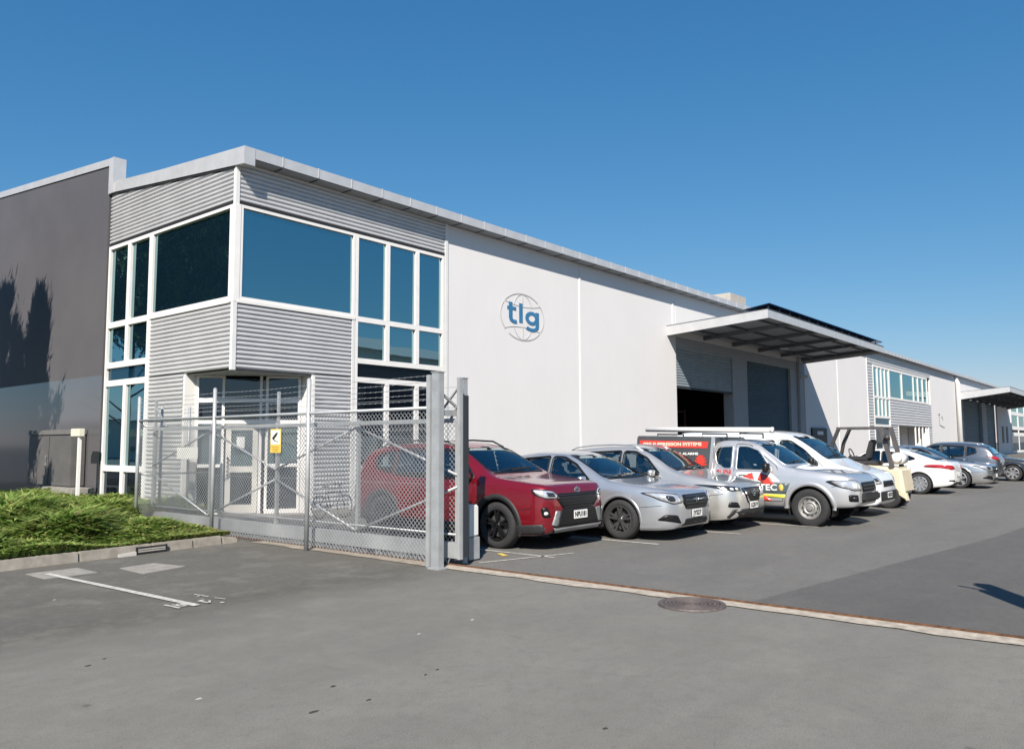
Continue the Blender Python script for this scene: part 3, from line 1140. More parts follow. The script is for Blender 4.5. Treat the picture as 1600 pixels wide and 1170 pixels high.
# its entry, open to the sun
bb('entry_back_wall', 64.0, 73.9, YC + 1.6, YC + 1.7, 0, 3.1, m_white)
bb('entry_jamb', 64.0, 64.12, YC - .03, YC + 1.59, 0, 2.80, m_frame)
bb('entry_jamb', 73.78, 73.88, YC - .03, YC + 1.59, 0, 2.80, m_frame)
bb('entry_soffit', 64.13, 73.77, YC + .03, YC + 1.59, 2.80, 2.9, m_soff)
for xa in (69.4, 70.6, 71.8, 73.0):
    bb('entry_mullion', xa, xa + .16, YC + .01, YC + .1, 0, 2.79, m_frame)
bb('wall_panel', 75.1, 85.6, YC, YC + .16, 0, 7.82, m_white)
mb = MB()
mb.tube([(85.75, YC - .2, 0), (85.75, YC - .2, 7.2), (85.4, YC + .05, 7.75)], .22, 10)
mbp(mb, 'downpipe', m_frame, None, True)
# far bay under the second canopy
bb('wall_panel', 86, 118, YC, YC + .16, 5.9, 7.82, m_white)
corr_y(86.1, 90.6, 0, 5.9, YC + .3, 'roller_door', m_doorz, .25, .02)
bb('door_pillar', 99.5, 102.2, YC + .02, YC + .5, 0, 5.9, m_bay)
corr_y(90.6, 99.5, 0, 5.9, YC + .31, 'roller_door', m_door, .25, .02)
corr_y(102.2, 109.4, 0, 5.9, YC + .3, 'roller_door', m_door, .25, .02)
bb('wall_panel', 109.4, 119.4, YC, YC + .16, 0, 5.9, m_white)
bb('wall_panel', 119.4, 150, YC, YC + .16, 0, 7.82, m_white)
window('window', 'y', YC - .06, 119.5, 148, .1, 7.4, [126, 132.5, 139, 144], [2.5, 3.3, 5.2], .45, m_pane, outer=.3, mats={1: m_dark, 0: m_dpane})
for xa in (112.3, 115.5):
    bb('black_plaque', xa, xa + 1.3, YC - .05, YC - .01, 1.4, 3.4, m_char)

# ---- roof upstands
for x_, y_, w_, h_, mm in ((37.6, 16.6, 1.9, .95, M('upstand_tan', (.40, .37, .33), .8)), (68.5, 16.6, 3.5, .55, M('upstand_tan', (.40, .37, .33), .8)), (76.5, 16.6, 3, .55, m_frame), (93.5, 16.6, 3.4, .5, m_frame), (99, 16.6, 6, .6, MATS['upstand_tan'])):
    bb('roof_upstand', x_, x_ + w_, y_, y_ + 1.6, rz(y_) - .05, rz(y_) + h_, mm)
# back and far closure so that the building is solid from other positions
bb('back_wall', 9.6, 150, 45.7, 45.9, 0, 10.8, m_white)
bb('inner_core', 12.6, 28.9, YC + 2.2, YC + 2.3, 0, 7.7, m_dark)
# wall lamp
mb = MB()
mb.box(43.9, 44.15, YC - .35, YC + .02, 5.15, 5.3)
mbp(mb, 'wall_lamp', m_trim)

# ---- wall logo: grey globe lines with blue letters
lg = empty('wall_logo', (19.3, YC, 5.58), label='round grey globe logo with blue letters tlg on the white wall', cat='logo')
m_lgrey = M('logo_grey', (.46, .45, .435), .7)
m_lblue = M('logo_blue', (.035, .16, .31), .6)


def ring(a, b, wd, c0=(0, 0), t0=0., t1=2 * math.pi, n=56, gaps=()):
    mb_ = MB()
    for k in range(n):
        ta, tb = t0 + (t1 - t0) * k / n, t0 + (t1 - t0) * (k + 1) / n
        if any(g0 <= (ta % (2 * math.pi)) <= g1 for g0, g1 in gaps):
            continue
        q = []
        for yv in (-.012, -.003):
            for t_, s_ in ((ta, 0), (tb, 0), (tb, wd), (ta, wd)):
                ux, uz = math.cos(t_) * (a - (s_ if a > wd * 2 else 0)), math.sin(t_) * (b - s_)
                if a <= wd * 2:
                    ux = math.cos(t_) * a + (s_ - wd / 2)
                q.append((c0[0] + ux, yv, c0[1] + uz))
        mb_.add(q, [(0, 1, 2, 3), (7, 6, 5, 4), (0, 4, 5, 1), (2, 6, 7, 3)])
    return mb_


ring(1.10, .75, .034, gaps=((2.4, 2.55), (.62, .75), (5.55, 5.7), (3.75, 3.95))).build('globe_ring', m_lgrey, lg)
for a_ in (.52, .02):
    ring(a_, .72, .014, gaps=((2.7, 3.5), (5.9, 6.3), (0, .35))).build('meridian', m_lgrey, lg)
for zc, wd in ((.42, .88), (-.42, .88)):
    mb = MB()
    pts_ = [(-wd + 2 * wd * k / 10, zc + (.10 if zc > 0 else -.10) * (1 - (2 * k / 10 - 1) ** 2) * -1) for k in range(11)]
    for a_, b_ in zip(pts_, pts_[1:]):
        mb.bar((a_[0], -.0075, a_[1]), (b_[0], -.0075, b_[1]), .008, .014)
    mb.build('parallel', m_lgrey, lg)
SX, SZ = 1 / 279, 1 / 441
mb = MB()
ribbon(mb, [(-168, 178), (-168, 60), (-168, -36), (-158, -66), (-138, -80), (-112, -84), (-86, -80)], 47, -.016, -.002, SX, SZ)
ribbon(mb, [(-214, 97), (-192, 97)], 44, -.0155, -.002, SX, SZ)
ribbon(mb, [(-144, 97), (-94, 97)], 44, -.0155, -.002, SX, SZ)
mb.build('letter', m_lblue, lg)
mb = MB()
ribbon(mb, [(-28, 184), (-28, -82)], 47, -.016, -.002, SX, SZ)
mb.build('letter', m_lblue, lg)
mb = MB()
ribbon(mb, [(127 + 70 * math.cos(2 * math.pi * k / 24), 3 + 72 * math.sin(2 * math.pi * k / 24)) for k in range(24)], 46, -.016, -.002, SX, SZ, True)
ribbon(mb, [(206, 96), (206, -96), (200, -126), (180, -148), (150, -160), (118, -161), (84, -152), (52, -138)], 46, -.0165, -.002, SX, SZ)
mb.build('letter', m_lblue, lg)

# small faded emblem on the far white wall and the black notice box
e = empty('wall_emblem', (79, YC, 3.6), label='small faded grey emblem on the far white wall', cat='logo')
mb = MB()
for a_, b_ in (((-1.0, .5), (-.9, -.55)), ((-.9, -.55), (1.0, -.75)), ((-1.3, .35), (-.6, .4)), ((.2, .2), (.5, -.1)), ((-.2, .1), (.2, .25))):
    mb.bar((a_[0], -.012, a_[1]), (b_[0], -.012, b_[1]), .01, .10)
mb.build('emblem_stroke', M('emblem_grey', (.25, .25, .25), .7), e)
e = empty('notice_board', (46.35, YC, 1.9), label='black notice board with a white strip on the shaded wall', cat='sign')
box('board', -1.25, 1.25, -.10, -.01, -.5, .52, m_char, e, .02)
box('strip', -.45, .55, -.112, -.102, .14, .34, m_frame, e)
# ------------------------------------------------------------------ fixed fence, open sliding gate behind it
m_galv = M('galvanised_steel', (.40, .415, .425), .48, .35, var=.12, scale=5, rvar=.1)
m_galvd = M('galvanised_steel_dull', (.34, .355, .365), .55, .3, var=.15, scale=5)
m_wire = M('galvanised_wire', (.40, .41, .415), .5, .4, var=.1)


def chainlink(y0, y1, z0, z1, x, sp=.076, r=.0023, wave=.006):
    """diamond mesh of straight diagonal wires in the plane x = const"""
    mb_ = MB()
    H_ = z1 - z0
    k = y0 - H_
    while k < y1:
        for sgn in (1, -1):
            if sgn > 0:
                a, b = (k, z0), (k + H_, z1)
            else:
                a, b = (k + H_, z0), (k, z1)
            (ya, za), (yb, zb) = a, b
            if ya > yb:
                (ya, za), (yb, zb) = (yb, zb), (ya, za)
            if yb <= y0 or ya >= y1:
                continue
            sl = (zb - za) / (yb - ya)
            if ya < y0:
                za += sl * (y0 - ya)
                ya = y0
            if yb > y1:
                zb += sl * (y1 - yb)
                yb = y1
            mb_.bar((x + sgn * r * .8, ya, za), (x + sgn * r * .8, yb, zb), r * 2, r * 2, 0, (1, 0, 0))
        k += sp
    return mb_


FX = 7.65
fen = empty('chain_link_fence', (FX, 7.7, 0), label='fixed chain link fence with barbed wire beside the driveway', cat='fence')


def F(mb_, name, m, par, smooth=False):
    return P(mb_.build(name, m, None, smooth), par)


for y_, top, w_ in ((16.05, 2.60, .06), (13.2, 2.64, .06), (10.43, 2.66, .065)):
    mb = MB()
    mb.tube([(FX, y_, 0), (FX, y_, top)], w_ / 2 + .004, 12)
    mb.tube([(FX, y_, top), (FX, y_, top + .02)], [w_ / 2 + .006, w_ / 2 - .008], 12)
    F(mb, 'post', m_galv, fen, True)
mb = MB().box(FX - .035, FX + .035, 7.70, 7.77, 0, 2.58)
bevel(F(mb, 'post', m_galv, fen), .006)
for za, zb in ((2.10, 2.16),):
    mb = MB()
    mb.tube([(FX, 16.05, za + .03), (FX, 7.76, za + .03)], .024, 8)
    F(mb, 'top_rail', m_galv, fen, True)
o = F(chainlink(7.76, 16.02, .06, 2.12, FX + .02), 'wire_mesh', m_wire, fen)
o['kind'] = 'stuff'
rr = random.Random(8)
for k, zz in enumerate((2.24, 2.32, 2.41, 2.49, 2.57)):
    mb = MB()
    for ya, yb in ((16.05, 13.2), (13.2, 10.43), (10.43, 7.73)):
        n = 9
        sag = rr.uniform(.006, .03)
        pts_ = [(FX, ya + (yb - ya) * i / n, zz - sag * 4 * (i / n) * (1 - i / n) + rr.uniform(-.003, .003)) for i in range(n + 1)]
        mb.tube(pts_, .0028, 4, 0, False)
        for i in range(1, 22):
            t_ = i / 22
            yy = ya + (yb - ya) * t_
            zc = zz - sag * 4 * t_ * (1 - t_)
            mb.bar((FX - .014, yy, zc - .012), (FX + .014, yy + .01, zc + .012), .003)
    F(mb, 'barbed_wire', m_wire, fen)
for zz in (.10, 1.1):
    mb = MB()
    mb.tube([(FX + .02, 16.02, zz), (FX + .02, 7.76, zz)], .0025, 4, 0, False)
    F(mb, 'tension_wire', m_wire, fen)

# return panel from the fence end to the building
ret = empty('fence_return', (FX, 16.05, 0), label='short chain link return between fence end and building', cat='fence')
for x_ in (8.15, 8.75):
    mb = MB()
    mb.tube([(x_, 16.1, 0), (x_, 16.1, 2.45)], .03, 10)
    F(mb, 'post', m_galv, ret, True)
for zz in (2.02, 1.05, .12):
    mb = MB()
    mb.tube([(FX + .04, 16.1, zz), (9.22, 16.1, zz)], .018, 8)
    F(mb, 'rail', m_galv, ret, True)

# heavy guide post at the gate opening
gp = empty('gate_guide_post', (7.62, 7.53, 0), label='tall thick galvanised post at the edge of the gate opening', cat='post')
mb = MB()
mb.box(-.055, .055, -.055, .085, 0, 2.60)
bevel(mb.build('column', m_galvd, gp), .008)
mb = MB()
mb.box(-.062, .062, -.062, .092, 2.60, 2.612)
mb.build('cap', m_galv, gp)
mb = MB()
mb.box(-.09, .09, -.09, .12, 0, .018)
mb.build('base_plate', m_galvd, gp)
mb = MB()
mb.box(.055, .45, -.03, .03, 2.02, 2.10)
mb.box(.40, .47, -.05, .05, 1.95, 2.10)
mb.bar((.055, 0, 2.32), (.42, 0, 2.10), .03)
mb.build('guide_bracket', m_galvd, gp)

# second guide post right behind the gate
gp2 = empty('gate_guide_post', (8.16, 7.60, 0), label='rear guide post behind the gate end', cat='post')
mb = MB()
mb.box(-.05, .05, -.06, .06, 0, 2.55)
bevel(mb.build('column', m_galvd, gp2), .006)
mb = MB()
mb.box(-.055, .055, -.065, .065, 2.55, 2.565)
mb.build('cap', m_galvd, gp2)

# the sliding gate itself, pushed open behind the fence
GX = 7.95
ga = empty('sliding_gate', (GX, 7.4, 0), label='open sliding gate with diagonal braces pushed behind the fence', cat='gate')
mb = MB().box(GX - .05, GX + .05, 7.42, 16.0, .10, .31)
bevel(F(mb, 'bottom_beam', m_galv, ga), .006)
mb = MB().box(GX - .03, GX + .03, 7.42, 16.0, 1.93, 1.99)
bevel(F(mb, 'top_rail', m_galv, ga), .004)
mb = MB()
mb.tube([(GX - .02, 7.5, .42), (GX - .02, 15.95, .42)], .016, 8)
F(mb, 'lower_rail', m_galv, ga, True)
ups = [7.47, 9.57, 11.68, 13.8, 15.95]
for y_, top in zip(ups, (2.55, 2.50, 2.54, 2.50, 2.56)):
    mb = MB()
    w_ = .055 if 8 < y_ < 15 else .09
    mb.box(GX - .03, GX + .03, y_ - w_ / 2, y_ + w_ / 2, .31, 1.93)
    mb.box(GX - .022, GX + .022, y_ - .022, y_ + .022, 1.99, top if y_ in (7.47, 11.68, 15.95) else 2.02)
    bevel(F(mb, 'upright', m_galv, ga), .004)
for i, (ya, yb) in enumerate(zip(ups, ups[1:])):
    up_first = i % 2 == 0
    lo, hi = (.34, 1.90)
    mid = (lo + hi) / 2
    # braces fan out from the uprights at 9.57 and 13.8, meeting the next upright at mid height
    if i in (0, 2):
        src, dst = yb, ya
    else:
        src, dst = ya, yb
    for zz in (lo, hi):
        mb = MB()
        mb.tube([(GX - .03, src, zz), (GX - .03, dst, mid + (.10 if zz == hi else -.06))], .019, 8)
        F(mb, 'brace', m_galv, ga, True)
o = F(chainlink(7.5, 15.92, .31, 1.95, GX + .035), 'wire_mesh', m_wire, ga)
o['kind'] = 'stuff'
# toothed skirt below the beam
mb = MB()
y_ = 7.6
while y_ < 15.9:
    if not (9.05 < y_ < 9.3):
        mb.bar((GX - .03, y_, .10), (GX - .03, y_ + .045, .02), .012, .012)
        mb.bar((GX - .03, y_ + .045, .02), (GX - .03, y_ + .09, .10), .012, .012)
    y_ += .09
o = F(mb, 'skirt_mesh', m_galvd, ga)
o['kind'] = 'stuff'
# the tall end frame with wire hooks and a strip of mesh facing the opening
mb = MB().box(GX - .075, GX - .01, 7.385, 7.425, .10, 2.52)
F(mb, 'end_plate', m_galv, ga)
mb = MB().box(GX - .009, GX + .09, 7.37, 7.42, .12, 2.30)
F(mb, 'end_shaded_side', m_char, ga)  # charcoal colour stands in for shade on this side of the end frame
for a_, b_ in (((GX, 7.9, 2.0), (GX, 7.47, 2.42)), ((GX, 7.62, 1.99), (GX, 7.47, 2.20)), ((GX, 15.5, 2.0), (GX, 15.95, 2.4))):
    mb = MB()
    mb.bar(a_, b_, .03, .02)
    F(mb, 'strut', m_galvd, ga)
for zz in (2.14, 2.28, 2.42):
    mb = MB()
    mb.tube([(GX, 7.47, zz), (GX, 15.95, zz - .01)], .0025, 4, 0, False)
    F(mb, 'top_wire', m_wire, ga)

# latch post across the opening (out of frame; its shadow reaches the lane)
lp = empty('gate_latch_post', (8.0, .05, 0), label='galvanised latch post on the far side of the gate opening', cat='post')
mb = MB()
mb.box(-.08, .08, -.08, .08, 0, 2.62)
bevel(mb.build('column', m_galvd, lp), .006)
mb = MB()
mb.bar((.05, .22, 0), (.05, .22, 2.15), .09)
mb.bar((0, .02, 1.5), (.05, .22, 1.5), .04)
mb.bar((0, .02, .4), (.05, .22, .4), .04)
mb.build('catch_frame', m_galvd, lp)
mb = MB()
mb.bar((0, 0, 2.1), (-.05, .32, 2.42), .03)
mb.build('hook', m_galvd, lp)

# boxes of the gate drive by the opening
db = empty('gate_motor', (8.42, 7.72, 0), label='pale gate motor box with grey base behind the gate end', cat='motor')
bevel(MB().box(-.11, .11, -.10, .10, .34, .78).build('cover', m_trim, db), .02)
bevel(MB().box(-.12, .12, -.11, .11, .02, .335).build('base', m_galvd, db), .01)

# signs tied to the mesh
sg = empty('camera_sign', (FX - .03, 11.26, 1.70), label='yellow and white security camera sign on the fence mesh', cat='sign')
m_sy = M('sign_yellow', (.66, .46, .09), .5)
m_sw = M('sign_white', (.80, .77, .66), .5)
m_sk = M('sign_black', (.02, .02, .02), .5)
bevel(MB().box(-.004, .004, -.145, .145, -.195, .195).build('plate', m_sy, sg), .003, 1)
MB().box(-.007, -.004, -.125, .125, -.055, .175).build('white_field', m_sw, sg)
mb = MB()
for a_, b_, w_ in (((.075, .03), (-.03, .11), .05), ((-.03, .11), (-.06, .135), .03), ((.03, .03), (.02, .0), .016), ((.02, .0), (-.085, -.015), .012)):
    mb.bar((-.009, a_[0], a_[1]), (-.009, b_[0], b_[1]), w_, .003, 0, (1, 0, 0))
mb.build('camera_symbol', m_sk, sg)
mb = MB()
for zz, w_ in ((-.095, .10), (-.13, .09), (-.16, .075)):
    mb.box(-.0062, -.0042, -w_, w_, zz - .008, zz + .008)
mb.build('text_line', M('sign_ochre', (.42, .25, .03), .6), sg)
sg = empty('blank_plate', (GX - .045, 14.58, 1.47), label='blank white rounded plate hung on the gate', cat='sign')
bevel(MB().box(-.006, .006, -.38, .40, -.10, .12).build('plate', M('plate_white', (.82, .80, .74), .5), sg), .005, 1)

# bicycle behind the gate
bk = empty('bicycle', (10.75, 14.5, 0), R(-10), 'small dark bicycle standing on the yard behind the gate', 'bicycle')
bk.scale = (.6, .6, .8)
m_bk = M('bike_black', (.012, .012, .014), .45, .2)
for x_ in (.32, 1.34):
    w_ = link('wheel', None, bk)
    w_.location = (x_, 0, .33)
    mb = MB()
    n = 28
    mb.tube([(.31 * math.cos(2 * math.pi * k / n), 0, .31 * math.sin(2 * math.pi * k / n)) for k in range(n + 1)], .019, 6, 0, False)
    mb.build('tyre', m_bk, w_, True)
    mb = MB()
    for k in range(12):
        a_ = 2 * math.pi * k / 12
        mb.bar((0, 0, 0), (.3 * math.cos(a_), 0, .3 * math.sin(a_)), .004)
    mb.build('spokes', m_bk, w_)
mb = MB()
A_, B_, C_, D_, H_ = (.32, 0, .33), (.78, 0, .30), (.62, 0, .74), (1.16, 0, .72), (1.34, 0, .33)
for p_, q_ in ((A_, B_), (A_, C_), (B_, C_), (B_, D_), (C_, D_)):
    mb.tube([p_, q_], .017, 7)
mb.build('frame', m_bk, bk, True)
mb = MB()
mb.tube([H_, (1.16, 0, .74), (1.12, 0, .92)], .015, 7)
mb.build('front_fork', m_bk, bk, True)
mb = MB()
mb.tube([(1.02, -.27, .95), (1.10, -.2, .93), (1.12, 0, .92), (1.10, .2, .93), (1.02, .27, .95)], .013, 7)
mb.build('handlebar', m_bk, bk, True)
mb = MB()
mb.hexa([(.44, -.06, .86), (.70, -.025, .87), (.70, .025, .87), (.44, .06, .86), (.44, -.07, .90), (.72, -.02, .90), (.72, .02, .90), (.44, .07, .90)])
bevel(mb.build('saddle', m_bk, bk), .015)
mb = MB()
mb.tube([(.64, 0, .70), (.59, 0, .87)], .013, 7)
mb.build('seat_post', m_wire, bk, True)
# ------------------------------------------------------------------ what stands beside and behind the camera (shadows, reflections)
m_bark = M('bark', (.07, .055, .04), .9, var=.3, scale=8, bump=.6)
m_lf = leafmat('tree_leaf', (.018, .045, .010), (.05, .10, .022), .25)


def tree(name, x, y, h, rad, label, seed, n=5200, zlow=1.2, point=1.0):
    rs = np.random.RandomState(seed)
    t_ = empty(name, (x, y, 0), label=label, cat='tree', group='trees along the street side')
    mb_ = MB()
    mb_.tube([(0, 0, 0), (.05, .03, h * .35), (-.04, .02, h * .7), (0, 0, h * .96)], [.17, .12, .07, .015], 9)
    for k in range(14):
        a = rs.uniform(0, 6.28)
        z0 = h * rs.uniform(.18, .85)
        rr_ = rad * (1 - (z0 / h)) ** .6 * .9
        mb_.tube([(0, 0, z0), (math.cos(a) * rr_ * .5, math.sin(a) * rr_ * .5, z0 + rr_ * .35), (math.cos(a) * rr_, math.sin(a) * rr_, z0 + rr_ * .55)], [.05, .03, .01], 6)
    mb_.build('trunk', m_bark, t_, True)
    # clumps: spires with gaps
    V, F_ = [], []
    nc = 130
    cl = []
    for k in range(nc):
        z0 = zlow + (h - zlow) * .98 * rs.uniform(0, 1) ** .85
        f = (z0 - zlow) / (h - zlow)
        rr_ = rad * (1 - f ** 2.2) ** .9 * rs.uniform(.1, 1.0)
        a = rs.uniform(0, 6.28)
        cl.append((math.cos(a) * rr_, math.sin(a) * rr_, z0, rs.uniform(.22, .48) * (1.15 - .6 * f)))
    per = n // nc
    C_ = np.repeat(np.array(cl), per, axis=0)
    N_ = len(C_)
    d = rs.normal(0, 1, (N_, 3))
    d /= np.linalg.norm(d, axis=1)[:, None]
    p = C_[:, :3] + d * (C_[:, 3] * rs.uniform(.25, 1, N_) ** .8 * np.where(rs.rand(N_) < .12, 1.9, 1.0))[:, None] * np.array((1, 1, 1.6))
    u_ = rs.normal(0, 1, (N_, 3))
    u_[:, 2] = np.abs(u_[:, 2]) + .8
    u_ /= np.linalg.norm(u_, axis=1)[:, None]
    w_ = np.cross(u_, d)
    w_ /= (np.linalg.norm(w_, axis=1)[:, None] + 1e-6)
    s_ = rs.uniform(.09, .19, N_)[:, None]
    V = np.stack([p - w_ * s_ * .35, p + u_ * s_ * 1.1 - w_ * s_ * .1, p + u_ * s_ * 2.0, p + w_ * s_ * .35 + u_ * s_ * .4], 1).reshape(-1, 3).tolist()
    F_ = [(4 * k, 4 * k + 1, 4 * k + 2, 4 * k + 3) for k in range(N_)]
    me = bpy.data.meshes.new('crown')
    me.from_pydata(V, [], F_)
    me.materials.append(m_lf)
    c_ = link('crown', me, t_)
    return t_


tree('conifer_tree', 4.3, 22.95, 11.0, 1.9, 'slender spired evergreen nearest the office windows', 1, 26000, 4.0)
tree('conifer_tree', 4.0, 25.7, 11.9, 2.5, 'second spired evergreen from the office along the dark wall', 2, 32000, 4.2)
tree('conifer_tree', 4.2, 24.35, 9.9, 1.5, 'lower evergreen between the two spired ones', 7, 20000, 3.6)
tree('broad_tree', 3.6, 29.6, 12.6, 2.4, 'broad dark evergreen third from the office along the dark wall', 3, 28000, 5.2)
tree('broad_tree', 2.8, 34.2, 12.4, 2.6, 'broad dark evergreen farthest along the dark wall', 4, 24000, 5.8)

nb = empty('neighbour_building', (-34, 62, 0), label='low pale building across the side street', cat='building')
MB().box(0, 12, -26, 44, 0, 4.2).build('wall', M('neighbour_cream', (.5, .46, .38), .8, var=.06), nb)
MB().add([(-.5, -26.5, 4.2), (12.5, -26.5, 4.2), (12.5, 44.5, 4.2), (-.5, 44.5, 4.2), (6, -26.5, 5.8), (6, 44.5, 5.8)], [(0, 4, 5, 3), (1, 2, 5, 4), (0, 1, 4), (2, 3, 5)]).build('roof', m_roof, nb)
for k in range(10):
    MB().box(11.95, 12.06, -23 + k * 6.6, -20 + k * 6.6, .9, 2.9).build('window', m_dpane, nb)

# industrial shed across the yard, seen mirrored in the windows
sh = empty('industrial_shed', (62, -30, 0), label='pale gabled shed across the yard behind the camera', cat='building')
m_shed = M('shed_cream', (.62, .58, .48), .7, var=.05, scale=.6, streak=.06)
m_shed2 = M('shed_dark_door', (.05, .06, .07), .6)
mb = MB()
mb.v = []
mb.add([(-34, 0, 0), (34, 0, 0), (34, 24, 0), (-34, 24, 0), (-34, 0, 7.2), (34, 0, 7.2), (34, 24, 7.2), (-34, 24, 7.2), (-34, 12, 9.6), (34, 12, 9.6)],
       [(0, 1, 5, 4), (2, 3, 7, 6), (3, 0, 4, 8, 7), (1, 2, 6, 9, 5)])
mb.build('wall', m_shed, sh)
mb = MB()
mb.add([(-34.4, -.4, 7.15), (34.4, -.4, 7.15), (34.4, 12, 9.75), (-34.4, 12, 9.75), (-34.4, 24.4, 7.15), (34.4, 24.4, 7.15)], [(0, 1, 2, 3), (3, 2, 5, 4)])
mb.build('roof', m_roof, sh)
for k in range(7):
    MB().box(-31 + k * 9, -26 + k * 9, 23.9, 24.12, 0, 4.8).build('roller_door', m_shed2, sh)
    MB().box(-25.2 + k * 9, -23.2 + k * 9, 23.9, 24.08, 1.2, 3.0).build('window', m_pane, sh)
o = empty('boundary_hedge', (8, -34, 0), label='dark clipped hedge along the far street behind the camera', cat='hedge')
rs_ = np.random.RandomState(9)
V, F_ = [], []
for k in range(9000):
    x = rs_.uniform(-45, 20)
    y = rs_.uniform(-1, 1)
    z = rs_.uniform(.1, 3.4)
    s_ = .22
    d = rs_.normal(0, 1, (2, 3)) * s_
    b = len(V)
    V += [(x, y, z), (x + d[0][0], y + d[0][1], z + d[0][2]), (x + d[1][0], y + d[1][1], z + d[1][2])]
    F_.append((b, b + 1, b + 2))
me = bpy.data.meshes.new('foliage')
me.from_pydata(V, [], F_)
me.materials.append(m_lf)
link('foliage', me, o)

# cabinet shape added in place of a reflection in the dark wall; plinth and post
cb = empty('reflection_cabinet', (9.0, 23.72, 0), label='grey cabinet shape added in place of a reflection in the dark wall', cat='reflection stand-in')
m_cab = M('reflection_grey', (.115, .11, .108), .5, .1, var=.12, scale=3)
bevel(MB().box(-.14, .22, -1.45, 1.45, .55, 1.92).build('body', m_cab, cb), .02)
bevel(MB().box(-.16, .23, -1.47, 1.47, 1.92, 2.06).build('lid', M('reflection_lid', (.15, .145, .14), .5), cb), .015)
MB().box(-.146, -.141, -.008, .008, .6, 1.88).build('door_gap', m_dark, cb)
mb = MB()
mb.tube([(-.14, .12, 1.1), (-.18, .12, 1.1), (-.18, .12, 1.35), (-.14, .12, 1.35)], .012, 6)
mb.build('handle', m_galvd, cb)
pl = empty('concrete_plinth', (8.75, 22.75, 0), label='pale low concrete plinth in front of the grey cabinet shape', cat='plinth')
bevel(MB().box(-.15, .4, -1.3, 1.15, 0, .54).build('block', m_conc, pl), .02)
po = empty('marker_post', (8.6, 21.15, 0), label='thin white post with a small square box on top', cat='post')
MB().box(-.035, .035, -.035, .035, 0, 1.86).build('shaft', m_frame, po)
bevel(MB().box(-.07, .07, -.12, .38, 1.86, 2.06).build('box', M('post_box', (.62, .60, .50), .5), po), .01)
# ------------------------------------------------------------------ vehicles
def pchip(xs, ys):
    """monotone cubic interpolation"""
    xs, ys = np.array(xs, float), np.array(ys, float)
    h = np.diff(xs)
    d = np.diff(ys) / h
    n = len(xs)
    m = np.zeros(n)
    for i in range(1, n - 1):
        if d[i - 1] * d[i] > 0:
            w1, w2 = 2 * h[i] + h[i - 1], h[i] + 2 * h[i - 1]
            m[i] = (w1 + w2) / (w1 / d[i - 1] + w2 / d[i])
    m[0], m[-1] = d[0], d[-1]

    def f(x):
        x = min(max(x, xs[0]), xs[-1])
        i = min(max(int(np.searchsorted(xs, x)) - 1, 0), n - 2)
        t = (x - xs[i]) / h[i]
        return float((2 * t ** 3 - 3 * t * t + 1) * ys[i] + (t ** 3 - 2 * t * t + t) * h[i] * m[i] + (-2 * t ** 3 + 3 * t * t) * ys[i + 1] + (t ** 3 - t * t) * h[i] * m[i + 1])
    return f


def inpoly(x, y, poly):
    c = False
    n = len(poly)
    for i in range(n):
        x1, y1 = poly[i]
        x2, y2 = poly[i - 1]
        if (y1 > y) != (y2 > y) and x < (x2 - x1) * (y - y1) / (y2 - y1) + x1:
            c = not c
    return c


def roundpoly(poly, r, n=4):
    """polygon with rounded corners"""
    out = []
    k = len(poly)
    for i in range(k):
        p, a, b = Vector(poly[i]), Vector(poly[i - 1]), Vector(poly[(i + 1) % k])
        ra = min(r, (a - p).length * .45)
        rb = min(r, (b - p).length * .45)
        s_, e_ = p + (a - p).normalized() * ra, p + (b - p).normalized() * rb
        for j in range(n + 1):
            t = j / n
            q = s_ * (1 - t) ** 2 + p * 2 * t * (1 - t) + e_ * t * t
            out.append((q.x, q.y))
    return out


def offsetpoly(poly, d):
    """grow (d > 0) a closed polygon"""
    k = len(poly)
    area = sum(poly[i - 1][0] * poly[i][1] - poly[i][0] * poly[i - 1][1] for i in range(k))
    sg_ = 1 if area > 0 else -1
    out = []
    for i in range(k):
        p, a, b = Vector(poly[i]), Vector(poly[i - 1]), Vector(poly[(i + 1) % k])
        d1, d2 = (p - a), (b - p)
        if d1.length < 1e-6:
            d1 = d2
        if d2.length < 1e-6:
            d2 = d1
        t = (d1.normalized() + d2.normalized())
        if t.length < 1e-6:
            t = d1
        t.normalize()
        out.append((p.x + t.y * d * sg_, p.y - t.x * d * sg_))
    return out


